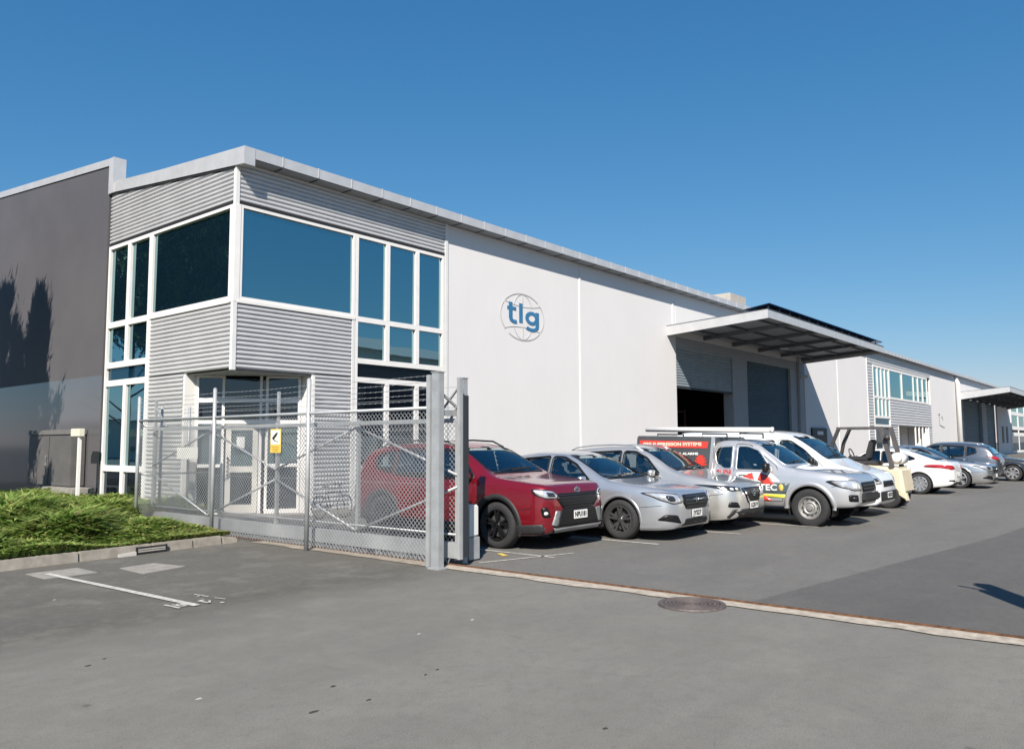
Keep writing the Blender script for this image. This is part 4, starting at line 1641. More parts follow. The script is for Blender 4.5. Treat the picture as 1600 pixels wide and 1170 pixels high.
class Car:
    """lofted body; local x lateral, y from nose (0) to tail (L), z up"""

    def __init__(s, name, label, cat, spec, loc, rz, group='vehicles parked outside the warehouse'):
        s.sp = spec
        s.root = empty(name, loc, rz, label, cat, group)
        s.L, s.W = spec['L'], spec['W']
        s.top = pchip(*zip(*spec['top']))
        s.sh = pchip(*zip(*spec['sh']))
        s.bot = pchip(*zip(*spec['bot']))
        s.hw = pchip(*zip(*spec['hw']))
        s.tum = spec.get('tum', .33)
        s.paint = spec['paint']
        s.make_body()

    def section(s, l):
        zb, sh, top, w = s.bot(l), s.sh(l), s.top(l), s.hw(l) * s.W / 2
        sh = min(sh, top - .03)
        pts = [(0., zb), (.45 * w, zb), (.80 * w, zb)]
        H_ = sh - zb
        for t, f in ((0, .925), (.04, .952), (.10, .972), (.18, .985), (.28, .992), (.38, .997), (.48, 1.0), (.58, 1.0), (.67, .996), (.75, .990), (.82, .984), (.88, .977), (.93, .968), (.97, .957), (1.0, .944)):
            pts.append((w * f, zb + H_ * t))
        xs = w * .944
        h = top - sh
        cr = s.sp.get('crown', .045) * min(1, max(.25, h / .3))
        te = top - cr
        xr = max(xs - s.tum * (te - sh) - .02, xs * .4)
        if te <= sh + .005:
            te = sh + .005
        A_, B_, C_ = Vector((xs, sh)), Vector((xr, te)), Vector((0, top))
        r_ = min(.13, (te - sh) * .55, xr * .5) if h > .12 else (te - sh) * .9
        lenAB = (B_ - A_).length
        P1 = B_ + (A_ - B_) * min(1, r_ / max(lenAB, 1e-4))

        def topz(x):
            return top - (top - te) * (x / max(xr, 1e-4)) ** 2
        x2 = max(xr - r_, xr * .5)
        P2 = Vector((x2, topz(x2)))
        for k in range(1, 9):
            q = A_ + (P1 - A_) * (k / 8)
            pts.append((q.x, q.y))
        for k in range(1, 7):
            t = k / 6
            q = P1 * (1 - t) ** 2 + B_ * 2 * t * (1 - t) + P2 * t * t
            pts.append((q.x, q.y))
        for k in range(1, 9):
            x = x2 * (1 - k / 8)
            pts.append((x, topz(x)))
        return pts

    def make_body(s):
        L = s.L
        ls = []
        n = s.sp.get('n', 110)
        for i in range(n + 1):
            t = i / n
            ls.append(L * (.5 - .5 * math.cos(math.pi * t)) * .35 + L * t * .65)
        V, F = [], []
        secs = [s.section(l) for l in ls]
        m = len(secs[0])
        full = 2 * m - 2
        for l, sec in zip(ls, secs):
            ring = [(x, l, z) for x, z in sec] + [(-x, l, z) for x, z in sec[-2:0:-1]]
            V += ring
        for i in range(len(ls) - 1):
            for k in range(full):
                k2 = (k + 1) % full
                F.append((i * full + k, i * full + k2, (i + 1) * full + k2, (i + 1) * full + k))
        for base, rev in ((0, True), (len(ls) - 1) and ((len(ls) - 1) * full, False)):
            for k in range(m - 1):
                a, b = base + k, base + k + 1
                a2 = base + (full - k) % full
                b2 = base + full - k - 1
                f = [q for q in (a, b, b2, a2)]
                f = list(dict.fromkeys(f))
                if len(f) > 2:
                    F.append(tuple(reversed(f)) if not rev else tuple(f))
        bm = bmesh.new()
        vv = [bm.verts.new(v) for v in V]
        for f in F:
            try:
                bm.faces.new([vv[i] for i in f])
            except ValueError:
                pass
        bmesh.ops.recalc_face_normals(bm, faces=bm.faces)
        bm.normal_update()
        s.bvh = BVHTree.FromBMesh(bm)
        # --- cut wheel arches
        R_ = s.sp['arch']
        kill = []
        for f in bm.faces:
            c = f.calc_center_median()
            if abs(c.x) > s.W * .30:
                for wy in s.sp['wheels']:
                    if (c.y - wy) ** 2 + (c.z - s.sp['wz']) ** 2 < R_ * R_:
                        kill.append(f)
                        break
        bmesh.ops.delete(bm, geom=kill, context='FACES')
        for v in bm.verts:
            if v.is_boundary and abs(v.co.x) > s.W * .30:
                for wy in s.sp['wheels']:
                    d = Vector((v.co.y - wy, v.co.z - s.sp['wz']))
                    if R_ * .8 < d.length < R_ * 1.28 and v.co.z > s.bot(v.co.y) + .02:
                        d = d.normalized() * R_
                        v.co.y, v.co.z = wy + d.x, s.sp['wz'] + d.y
        # --- cut window openings
        kill = []
        side = [offsetpoly(roundpoly(p, .05), -.012) for p in s.sp.get('side_windows', [])]
        front = [offsetpoly(roundpoly(p, .06), -.012) for p in s.sp.get('screens', [])]
        for f in bm.faces:
            c = f.calc_center_median()
            nrm_ = f.normal
            if abs(nrm_.x) > .5 and any(inpoly(c.y, c.z, p) for p in side):
                kill.append(f)
            elif abs(nrm_.x) <= .62:
                for (lo, hi, p) in [(q[0], q[1], front[i]) for i, q in enumerate(s.sp.get('screen_range', []))]:
                    if lo < c.y < hi and inpoly(c.x, c.z, p):
                        kill.append(f)
                        break
        bmesh.ops.delete(bm, geom=kill, context='FACES')
        # --- dark lining inside
        bm.normal_update()
        lv = {}
        geom = [f for f in bm.faces if f.calc_center_median().z > s.bot(f.calc_center_median().y) + .05]
        new = []
        for f in geom:
            q = []
            for v in f.verts:
                if v not in lv:
                    lv[v] = v.co - v.normal * .03
                q.append((v, lv[v]))
            new.append(q)
        cache = {}
        for q in new:
            fv = []
            for v, co in q:
                if v not in cache:
                    cache[v] = bm.verts.new(co)
                fv.append(cache[v])
            try:
                nf = bm.faces.new(list(reversed(fv)))
                nf.material_index = 1
            except ValueError:
                pass
        me = bpy.data.meshes.new('body')
        for f in bm.faces:
            f.smooth = True
        bm.to_mesh(me)
        bm.free()
        me.materials.append(s.paint)
        me.materials.append(m_int)
        s.body = link('body', me, s.root)

    # ---- things laid on the body surface
    def hit(s, a, b, axis):
        """axis: '+x'/'-x' side (a = y, b = z), 'f'/'r' front/rear (a = x, b = z), 't' top (a = x, b = y)"""
        far = 20
        o_, d_ = {'+x': ((far, a, b), (-1, 0, 0)), '-x': ((-far, a, b), (1, 0, 0)), 'f': ((a, -far, b), (0, 1, 0)), 'r': ((a, far, b), (0, -1, 0)), 't': ((a, b, far), (0, 0, -1))}[axis]
        loc, nn, i, d = s.bvh.ray_cast(Vector(o_), Vector(d_))
        if loc is None:
            g_ = {'+x': (s.W / 2, a, b), '-x': (-s.W / 2, a, b), 'f': (a, 0, b), 'r': (a, s.L, b), 't': (a, b, 1.5)}[axis]
            loc, nn, i, d = s.bvh.find_nearest(Vector(g_))
        if nn.dot(Vector(d_)) > 0:
            nn = -nn
        return loc, nn

    def patch(s, name, poly, axis, m, off=.006, parent=None, r=.0, cuts=3, skirt=.02, hole=None, mirror=False):
        """a shell following the body inside an outline"""
        if name == 'headlight' and m is not m_lampdk:
            b_ = s.patch('headlight_bezel', offsetpoly(poly, .016), axis, m_lampdk, off - .004, None, r + .01, cuts, skirt, None, mirror)
        if r:
            poly = roundpoly(poly, r)
            if hole:
                hole = roundpoly(hole, r)
        bm = bmesh.new()
        if hole:
            n = len(poly)
            ov = [bm.verts.new((p[0], p[1], 0)) for p in poly]
            iv = [bm.verts.new((p[0], p[1], 0)) for p in hole]
            for i in range(n):
                j = (i + 1) % n
                bm.faces.new((ov[i], ov[j], iv[j], iv[i]))
            bmesh.ops.subdivide_edges(bm, edges=[e_ for e_ in bm.edges if e_.calc_length() > .12], cuts=1, use_grid_fill=True)
        else:
            bm.faces.new([bm.verts.new((p[0], p[1], 0)) for p in poly])
            bmesh.ops.triangulate(bm, faces=bm.faces, quad_method='BEAUTY', ngon_method='BEAUTY')
            for _ in range(cuts):
                es = [e_ for e_ in bm.edges if e_.calc_length() > .07]
                if not es or len(bm.faces) > 1600:
                    break
                bmesh.ops.subdivide_edges(bm, edges=es, cuts=1, use_grid_fill=True)
            bmesh.ops.triangulate(bm, faces=bm.faces)
        sgn = -1 if mirror else 1
        edge = {v: v.is_boundary for v in bm.verts}
        base = {}
        for v in bm.verts:
            a_, b_ = v.co.x, v.co.y
            if axis in ('f', 'r', 't'):
                a_ *= sgn
            loc, nn = s.hit(a_, b_, axis)
            base[v] = (loc, nn)
        bes = [e_ for e_ in bm.edges if e_.is_boundary]
        low = {}
        for e_ in bes:
            for v in e_.verts:
                if v not in low:
                    low[v] = bm.verts.new(base[v][0] - base[v][1] * skirt)
        for v, (loc, nn) in base.items():
            v.co = loc + nn * off
        for e_ in bes:
            a_, b_ = e_.verts
            try:
                bm.faces.new((a_, b_, low[b_], low[a_]))
            except ValueError:
                pass
        bmesh.ops.recalc_face_normals(bm, faces=bm.faces)
        me = bpy.data.meshes.new(name)
        for f in bm.faces:
            f.smooth = True
        bm.to_mesh(me)
        bm.free()
        me.materials.append(m)
        return link(name, me, parent or s.root)

    def both(s, name, poly, m, **kw):
        a_ = s.patch(name, poly, '-x', m, **kw)
        b_ = s.patch(name, poly, '+x', m, **kw)
        return a_, b_

    def strip(s, name, pts_, axis, w, m, off=.004, parent=None, mirror=False):
        """thin band along a polyline in the projection plane"""
        P_ = [Vector(p) for p in pts_]
        # resample
        Q = [P_[0]]
        for a_, b_ in zip(P_, P_[1:]):
            k = max(1, int((b_ - a_).length / .06))
            for i in range(1, k + 1):
                Q.append(a_.lerp(b_, i / k))
        mb_ = MB()
        sg_ = -1 if mirror else 1
        for i, p in enumerate(Q):
            d_ = (Q[min(i + 1, len(Q) - 1)] - Q[max(i - 1, 0)]).normalized()
            nn = Vector((-d_.y, d_.x)) * w / 2
            for q in (p + nn, p - nn):
                loc, nr = s.hit(q.x * (sg_ if axis in 'frt' else 1), q.y, axis)
                mb_.v.append(tuple(loc + nr * off))
        for i in range(len(Q) - 1):
            mb_.f.append((2 * i, 2 * i + 1, 2 * i + 3, 2 * i + 2))
            mb_.mi.append(0)
        return mb_.build(name, m, parent or s.root, True)

    def glassing(s, frame=.035, fm=None, gm=None):
        fm = fm or m_trimblk
        gm = gm or m_cglass
        for p in s.sp.get('side_windows', []):
            q = roundpoly(p, .05)
            for ax in ('-x', '+x'):
                w_ = s.patch('window', offsetpoly(q, frame), ax, fm, off=.005, hole=offsetpoly(q, -.008))
                s.patch('glass', offsetpoly(q, .0), ax, gm, off=.003, parent=w_, skirt=.004)
        for i, p in enumerate(s.sp.get('screens', [])):
            q = roundpoly(p, .06)
            ax = s.sp['screen_axis'][i]
            w_ = s.patch('windscreen' if ax == 'f' else 'rear_window', offsetpoly(q, .022), ax, fm, off=.005, hole=offsetpoly(q, -.012))
            s.patch('glass', q, ax, gm, off=.003, parent=w_, skirt=.004)

    def wheelset(s, kind, r, wd, m_rim, spokes=5, inset=.0, tyre_h=.1):
        half = s.W / 2 - inset
        first = None
        for wy in s.sp['wheels']:
            for sg_ in (-1, 1):
                w_ = link('wheel', None, s.root)
                w_.empty_display_size = .1
                w_.location = (sg_ * (half - wd / 2), wy, r)
                w_.rotation_euler = (0, 0, 0 if sg_ < 0 else math.pi)
                if first is None:
                    first = wheel_meshes(kind, r, wd, m_rim, spokes, tyre_h)
                for nm, me in first:
                    link(nm, me, w_)
        # dark wheel wells
        for wy in s.sp['wheels']:
            for sg_ in (-1, 1):
                mb_ = MB()
                R_ = s.sp['arch'] * .995
                x0 = sg_ * (s.W / 2 * s.hw(wy) - .035)
                x1 = sg_ * (s.W / 2 - .42)
                n = 20
                for k in range(n + 1):
                    a_ = math.pi * (-.12 + 1.24 * k / n)
                    c_, sn = math.cos(a_) * R_, math.sin(a_) * R_
                    mb_.v += [(x0, wy + c_, max(.14, s.sp['wz'] + sn)), (x1, wy + c_, max(.14, s.sp['wz'] + sn))]
                for k in range(n):
                    mb_.f.append((2 * k, 2 * k + 1, 2 * k + 3, 2 * k + 2))
                    mb_.mi.append(0)
                mb_.f.append(tuple(2 * k + 1 for k in range(n + 1)))
                mb_.mi.append(0)
                mb_.build('wheel_well', m_under, s.root)

    def arch_trim(s, m, w=.055, off=.012, lo=-.05):
        """lip or plastic cladding round each wheel arch"""
        for wy in s.sp['wheels']:
            n = 26
            outer, inner = [], []
            for k in range(n + 1):
                a_ = math.pi * (lo + (1 - 2 * lo) * k / n)
                R0, R1 = s.sp['arch'] - .012, s.sp['arch'] + w
                inner.append((wy + R0 * math.cos(a_), s.sp['wz'] + R0 * math.sin(a_)))
                outer.append((wy + R1 * math.cos(a_), s.sp['wz'] + R1 * math.sin(a_)))
            for ax in ('-x', '+x'):
                mb_ = MB()
                for o2, i2 in zip(outer, inner):
                    zz = max(o2[1], .22)
                    l1, n1 = s.hit(o2[0], zz, ax)
                    x_in = l1.x
                    sgx = 1 if ax == '+x' else -1
                    mb_.v += [tuple(l1 + n1 * .001), (l1.x + sgx * off, o2[0] * .85 + i2[0] * .15, max(.2, o2[1] * .85 + i2[1] * .15)), (x_in + sgx * off * .9, i2[0], max(.2, i2[1])), (x_in - sgx * .05, i2[0], max(.2, i2[1]))]
                for k in range(n):
                    for q in range(3):
                        mb_.f.append((4 * k + q, 4 * k + q + 1, 4 * k + 5 + q, 4 * k + 4 + q))
                        mb_.mi.append(0)
                mb_.build('wheel_arch_trim', m, s.root, True)

    def doors(s, polys, handles, gap=.012):
        for p in polys:
            q = roundpoly(p, .06)
            for ax in ('-x', '+x'):
                s.patch('door_gap', q, ax, m_trimblk, off=.0012, skirt=.002, hole=offsetpoly(q, -gap))
        for hy, hz in handles:
            for sg_, ax in ((-1, '-x'), (1, '+x')):
                loc, nn = s.hit(hy, hz, ax)
                mb_ = MB()
                x = loc.x + sg_ * .018
                mb_.tube([(loc.x, hy - .09, hz), (x, hy - .075, hz), (x, hy + .075, hz), (loc.x, hy + .09, hz)], .013, 6)
                mb_.build('door_handle', s.sp.get('handle', s.paint), s.root, True)

    def mirrors(s, y, z, m, size=(.19, .13, .13), out=.12):
        for sg_, ax in ((-1, '-x'), (1, '+x')):
            loc, nn = s.hit(y, z, ax)
            cx = loc.x + sg_ * out
            mb_ = MB()
            n, mm = 12, 8
            vs_ = []
            for i in range(mm + 1):
                t = i / mm
                yy = -.5 + t
                rr_ = math.sqrt(max(0, 1 - (abs(yy) * 2) ** 2.6))
                for k in range(n):
                    a_ = 2 * math.pi * k / n
                    ca, sa = math.cos(a_), math.sin(a_)
                    ca = math.copysign(abs(ca) ** .45, ca)
                    sa = math.copysign(abs(sa) ** .45, sa)
                    vs_.append((cx + ca * rr_ * size[0] / 2, y + yy * size[1], z + .03 + sa * rr_ * size[2] / 2))
            fs = []
            for i in range(mm):
                for k in range(n):
                    k2 = (k + 1) % n
                    fs.append((i * n + k, i * n + k2, (i + 1) * n + k2, (i + 1) * n + k))
            mb_.add(vs_, fs)
            mr_ = mb_.build('door_mirror', m, s.root, True)
            mb_ = MB()
            mb_.bar((loc.x - sg_ * .02, y, z - .02), (cx, y, z - .01), .04, .03)
            mb_.build('mirror_arm', m_trimblk, mr_)

    def seats(s, ys, zf, h=.62, x=.36):
        for y in ys:
            for sg_ in (-1, 1):
                st = link('seat', None, s.root)
                st.location = (sg_ * x, y, zf)
                bevel(MB().box(-.24, .24, -.5, 0, 0, .16).build('cushion', m_seat, st), .04)
                mb_ = MB().hexa([(-.24, -.04, .1), (.24, -.04, .1), (.24, .1, .1), (-.24, .1, .1), (-.2, .14, h), (.2, .14, h), (.2, .24, h), (-.2, .24, h)])
                bevel(mb_.build('backrest', m_seat, st), .05)
                bevel(MB().box(-.13, .13, .16, .26, h + .02, h + .21).build('headrest', m_seat, st), .04)

    def dash(s, y, z, w):
        mb_ = MB().hexa([(-w, y - .35, z - .3), (w, y - .35, z - .3), (w, y + .2, z - .3), (-w, y + .2, z - .3), (-w, y - .35, z - .02), (w, y - .35, z - .02), (w, y + .12, z), (-w, y + .12, z)])
        bevel(mb_.build('dashboard', m_int, s.root), .03)
        mb_ = MB()
        n = 18
        c = Vector((-.36, y + .32, z - .02))
        ring_ = [(c.x + .18 * math.cos(2 * math.pi * k / n), c.y + .06 * math.sin(2 * math.pi * k / n), c.z + .17 * math.sin(2 * math.pi * k / n)) for k in range(n + 1)]
        mb_.tube(ring_, .016, 6, 0, False)
        mb_.build('steering_wheel', m_int, s.root, True)

    def shutlines(s, hood_y, hood_w, bump_z, cowl_z):
        for sg_ in (False, True):
            pts_ = [(hood_w * .93, .16), (hood_w, .45), (hood_w * .99, hood_y - .02)]
            s.strip('bonnet_gap', pts_, 't', .010, m_trimblk, .0015, mirror=sg_)
        for ax in ('-x', '+x'):
            wy = s.sp['wheels'][0]
            s.strip('bumper_gap', [(wy - s.sp['arch'] * .98, bump_z), (.22, bump_z + .04)], ax, .008, m_trimblk, .0015)
        for k in (-1, 1):
            mb_ = MB()
            a_ = s.hit(k * .12 - .30, cowl_z, 'f')[0]
            b_ = s.hit(k * .12 + .30, cowl_z + .035, 'f')[0]
            mb_.bar(a_ + Vector((0, -.012, .012)), b_ + Vector((0, -.012, .012)), .014, .018)
            mb_.build('wiper', m_trimblk, s.root)

    def plate(s, axis, z, txt, w=.36, h=.125, x=0., off=.02, y=None):
        yy = s.hit(x, z, axis)[0].y if y is None else y
        d = -1 if axis == 'f' else 1
        p = MB().box(x - w / 2, x + w / 2, min(yy + d * off, yy + d * (off + .006)), max(yy + d * off, yy + d * (off + .006)), z - h / 2, z + h / 2).build('number_plate', m_plate, s.root)
        bevel(p, .002, 1)
        if txt:
            rgt = (1, 0, 0) if d < 0 else (-1, 0, 0)
            put_text(txt, .105, m_trimblk, p, (x, yy + d * (off + .009), z), rgt, (0, 0, 1), .0025, w * .84, 'plate_lettering', .003)
        return p


m_int = M('cabin_black', (.012, .012, .013), .8)
m_seat = M('seat_fabric', (.03, .03, .033), .85)
m_under = M('wheel_well_black', (.006, .006, .006), .95)
m_trimblk = M('black_trim', (.008, .008, .009), .42, spec=.35)
m_plas = M('grey_black_plastic', (.018, .018, .019), .6, var=.15, scale=9)
m_cglass = glass('car_glass', (.80, .95, .97), .13, see=.62, ior=1.45)
m_cglassd = glass('car_glass_dark', (.7, .85, .9), .10, see=.16, ior=1.45)
m_tyre = M('tyre_rubber', (.022, .022, .023), .85, var=.25, scale=20, bump=.3, bscale=120)
m_rimblk = M('black_alloy', (.02, .02, .022), .35, .6)
m_rimsil = M('silver_alloy', (.52, .53, .55), .32, .75)
m_rimdk = M('dark_alloy', (.09, .092, .095), .3, .5)
m_steel = M('steel_wheel', (.33, .325, .31), .5, .6)
m_chrome = M('chrome', (.75, .76, .77), .12, 1., var=.02)
m_lamp = M('lamp_clear', (.62, .64, .66), .12, .55, var=.25, scale=14, coat=1.)
m_lampdk = M('lamp_dark', (.03, .033, .04), .15, .3, coat=1.)
m_lampw = M('lamp_white', (.85, .85, .83), .2, .2, coat=1.)
m_red = M('lamp_red', (.33, .012, .016), .18, coat=1., var=.15, scale=12)
m_plate = M('plate_white_car', (.74, .74, .71), .5)
m_brake = M('brake_disc', (.16, .155, .15), .5, .8)


def wheel_meshes(kind, r, wd, m_rim, spokes, th):
    """wheel with its outer face towards -x"""
    rim_r = r - th
    out = []
    mb_ = MB()
    x0, x1 = -wd / 2, wd / 2
    mb_.lathe([(rim_r - .01, x0 + .015), (rim_r + .012, x0 + .004), (rim_r + th * .45, x0 - .004), (r - .035, x0 + .004), (r - .012, x0 + .018), (r, x0 + .045), (r + .001, 0), (r, x1 - .045), (r - .012, x1 - .018), (r - .035, x1 - .004), (rim_r, x1)], 'x', 48)
    out.append(('tyre', mb_.mesh('tyre', m_tyre, True)))
    mb_ = MB()
    # barrel and back
    mb_.lathe([(rim_r, x0 + .008), (rim_r - .012, x0 + .004), (rim_r - .022, x0 + .02), (rim_r - .03, x1 - .03)], 'x', 40)
    mb_.lathe([(.001, x0 + .022), (.035, x0 + .022), (.045, x0 + .03), (.07, x0 + .045), (.075, x0 + .07)], 'x', 20)
    if kind == 'steel':
        mb_.lathe([(rim_r - .02, x0 + .02), (rim_r - .045, x0 + .05), (rim_r - .07, x0 + .055), (rim_r * .62, x0 + .03), (rim_r * .50, x0 + .02), (rim_r * .36, x0 + .035), (rim_r * .30, x0 + .03), (rim_r * .24, x0 + .0), (.001, x0 - .004)], 'x', 40)
    else:
        for k in range(spokes):
            a0 = 2 * math.pi * k / spokes + .3
            tw = (kind == 'twin')
            for da in ((-.17, .17) if tw else (0,)):
                wi, wo = (.018, .015) if tw else (.030, .042)
                ca, sa = math.cos(a0 + da * .45), math.sin(a0 + da * .45)
                cb_, sb = math.cos(a0 + da), math.sin(a0 + da)
                pi_ = Vector((0, ca * .055, sa * .055))
                po_ = Vector((0, cb_ * (rim_r - .012), sb * (rim_r - .012)))
                t_ = (po_ - pi_).normalized()
                nrm2 = Vector((0, -t_.z, t_.y))
                v_ = []
                for xx, f_ in ((x0 + .018, 1.), (x0 + .05, 1.25)):
                    v_ += [pi_ + nrm2 * wi * f_ + Vector((xx, 0, 0)), pi_ - nrm2 * wi * f_ + Vector((xx, 0, 0)), po_ - nrm2 * wo * f_ + Vector((xx - .008, 0, 0)), po_ + nrm2 * wo * f_ + Vector((xx - .008, 0, 0))]
                mb_.hexa(v_)
    out.append(('rim', mb_.mesh('rim', m_rim, False)))
    mb_ = MB()
    mb_.lathe([(.05, x0 + .085), (rim_r * .74, x0 + .085), (rim_r * .74, x0 + .10)], 'x', 28)
    out.append(('brake_disc', mb_.mesh('brake_disc', m_brake)))
    mb_ = MB()
    mb_.lathe([(.001, x0 + .11), (rim_r - .03, x0 + .112), (rim_r - .03, x1 - .02), (.001, x1 - .02)], 'x', 28)
    out.append(('hub_back', mb_.mesh('hub_back', m_under)))
    if kind == 'steel':
        mb_ = MB()
        n = 10
        for k in range(n):
            a_ = 2 * math.pi * k / n
            c_ = Vector((x0 + .0405, math.cos(a_) * rim_r * .66, math.sin(a_) * rim_r * .66))
            t1 = Vector((0, -math.sin(a_), math.cos(a_)))
            t2 = Vector((0, math.cos(a_), math.sin(a_)))
            mb_.add([c_ + t1 * .022 * math.cos(q) + t2 * .015 * math.sin(q) + Vector((-.006 - .012 * math.sin(q) * 0, 0, 0)) for q in [2 * math.pi * j / 8 for j in range(8)]], [tuple(range(8))])
        out.append(('vent_hole', mb_.mesh('vent_hole', m_under)))
    return out
# ------------------------------------------------------------------ the parked vehicles
p_red = paint('paint_deep_red', (.17, .003, .010), .30, .27, dustk=.01)
p_sil = paint('paint_silver', (.55, .565, .59), .72, .29, dustk=.06)
p_cha = paint('paint_pale_silver', (.63, .615, .58), .70, .30, dustk=.06)
p_ute = paint('paint_light_silver', (.60, .605, .62), .62, .34, dustk=.08)
p_wht = paint('paint_white', (.76, .755, .73), .0, .35)
p_van = paint('paint_van_white', (.74, .76, .77), .0, .35)
p_gry = paint('paint_grey', (.22, .235, .255), .85, .28, dustk=.08)
p_blk = paint('paint_black', (.012, .018, .026), .2, .28)


def grille_bars(c, polyz, n, halfw, m, name='grille_bar', lean=0.):
    z0, z1 = polyz
    for k in range(n):
        z = z0 + (z1 - z0) * (k + .5) / n
        hw_ = halfw if not callable(halfw) else halfw(z)
        c.strip(name, [(-hw_, z), (hw_, z)], 'f', .016, m, .016)


# ---- red SUV
suv = dict(L=4.60, W=1.855, tum=.30, wheels=[.94, 3.63], wz=.36, arch=.425, paint=p_red, crown=.05,
           top=[(0, .78), (.04, .92), (.10, .995), (.45, 1.05), (1.0, 1.115), (1.14, 1.15), (1.55, 1.385), (1.95, 1.585), (2.4, 1.675), (2.9, 1.69), (3.6, 1.655), (4.1, 1.585), (4.25, 1.48), (4.45, 1.15), (4.55, 1.02), (4.6, .85)],
           sh=[(0, .72), (.10, .92), (.5, .975), (1.1, 1.025), (2, 1.045), (3.4, 1.10), (4.2, 1.12), (4.5, 1.0), (4.6, .80)],
           bot=[(0, .36), (.1, .27), (.5, .23), (1.5, .22), (3.2, .23), (4.2, .28), (4.5, .35), (4.6, .44)],
           hw=[(0, .66), (.04, .77), (.12, .875), (.3, .95), (.6, .985), (1.0, 1), (3.6, 1), (4.2, .97), (4.45, .90), (4.55, .82), (4.6, .70)],
           side_windows=[[(1.46, 1.085), (2.42, 1.10), (2.42, 1.535), (2.10, 1.525), (1.80, 1.40)], [(2.50, 1.10), (3.34, 1.125), (3.34, 1.53), (2.50, 1.54)], [(3.43, 1.14), (3.85, 1.24), (3.92, 1.42), (3.43, 1.515)]],
           screens=[[(-.67, 1.175), (.67, 1.175), (.575, 1.565), (-.575, 1.565)], [(-.56, 1.2), (.56, 1.2), (.5, 1.5), (-.5, 1.5)]],
           screen_range=[(1.1, 2.15), (4.1, 4.5)], screen_axis=['f', 'r'])
c = Car('suv', 'deep red SUV parked nose out just inside the gate', 'car', suv, (10.50, 7.27, 0), 0)
c.glassing()
c.wheelset('twin', .365, .225, m_rimblk, 5, .02, .115)
c.arch_trim(m_plas, .07, .018, -.10)
c.doors([[(1.32, .40), (2.45, .40), (2.45, 1.06), (1.40, 1.03)], [(2.48, .40), (3.22, .40), (3.40, .80), (3.44, 1.10), (2.48, 1.07)]], [(2.28, .96), (3.26, .99)])
c.both('sill_cladding', [(1.34, .235), (3.22, .235), (3.22, .37), (1.34, .37)], m_plas, off=.014, r=.03)
c.mirrors(1.52, 1.08, p_red)
c.shutlines(1.06, .74, .62, 1.19)
c.both('bumper_cladding', [(.10, .28), (.54, .245), (.54, .39), (.10, .42)], m_plas, off=.012, r=.03)
c.both('bumper_cladding', [(4.05, .30), (4.50, .36), (4.50, .52), (4.05, .46)], m_plas, off=.012, r=.03)
c.patch('grille', [(-.42, .64), (.42, .64), (.58, .80), (.52, .87), (-.52, .87), (-.58, .80)], 'f', m_trimblk, .010, r=.03)
for k in range(5):
    z = .66 + k * .045
    c.strip('grille_bar', [(-.40 - k * .03, z), (.40 + k * .03, z)], 'f', .014, m_plas, .020)
c.patch('lower_grille', [(-.66, .37), (.66, .37), (.50, .60), (.40, .635), (-.40, .635), (-.50, .60)], 'f', m_trimblk, .010, r=.04)
c.patch('bumper_lip', [(-.80, .275), (.80, .275), (.80, .365), (-.80, .365)], 'f', m_plas, .012, r=.02)
c.patch('skid_bar', [(-.58, .295), (.58, .295), (.64, .355), (-.64, .355)], 'f', M('skid_silver', (.34, .35, .36), .4, .6), .026, r=.015)
for mir in (False, True):
    h_ = c.patch('headlight', [(.50, .80), (.76, .81), (.835, .86), (.835, .935), (.62, .905)], 'f', m_lamp, .010, r=.02, mirror=mir)
    c.patch('lamp_unit', [(.58, .825), (.72, .83), (.745, .895), (.62, .885)], 'f', m_lampdk, .014, parent=h_, r=.015, mirror=mir)
    c.patch('lamp_unit', [(.775, .86), (.83, .875), (.84, .925), (.79, .915)], 'f', m_lampw, .014, parent=h_, r=.015, mirror=mir)
    f_ = c.patch('fog_recess', [(.69, .52), (.80, .52), (.82, .66), (.74, .68)], 'f', m_trimblk, .008, r=.03, mirror=mir)
    c.patch('fog_lamp', [(.735, .555), (.785, .555), (.785, .605), (.735, .605)], 'f', m_lampw, .014, parent=f_, r=.025, mirror=mir)
    c.patch('corner_blade', [(.55, .38), (.68, .40), (.60, .62), (.47, .60)], 'f', M('blade_grey', (.22, .23, .23), .4, .4), .018, r=.02, mirror=mir)
    c.patch('tail_lamp', [(.50, .98), (.82, 1.0), (.84, 1.12), (.60, 1.08)], 'r', m_red, .010, r=.02, mirror=mir)
mb = MB()
bx = c.hit(0, .905, 'f')[0]
for a_, b_ in ((.075, .05), (.03, .048), (.075, .02)):
    n = 20
    mb.tube([(a_ * math.cos(2 * math.pi * k / n), bx.y - .012, .905 + b_ * math.sin(2 * math.pi * k / n)) for k in range(n + 1)], .007, 5, 0, False)
mb.build('front_emblem', m_chrome, c.root, True)
c.plate('f', .53, 'NPU181', .37, .13, .03)
c.seats((2.05, 3.0), .62)
c.dash(1.52, 1.08, .66)
for sg_ in (-1, 1):
    mb = MB()
    zz = [(y, c.top(y) - .035) for y in (2.05, 2.3, 2.8, 3.3, 3.8, 3.95)]
    mb.tube([(sg_ * .60, y, z + (.0 if i in (0, 5) else .05)) for i, (y, z) in enumerate(zz)], .016, 7)
    mb.build('roof_rail', m_trimblk, c.root, True)

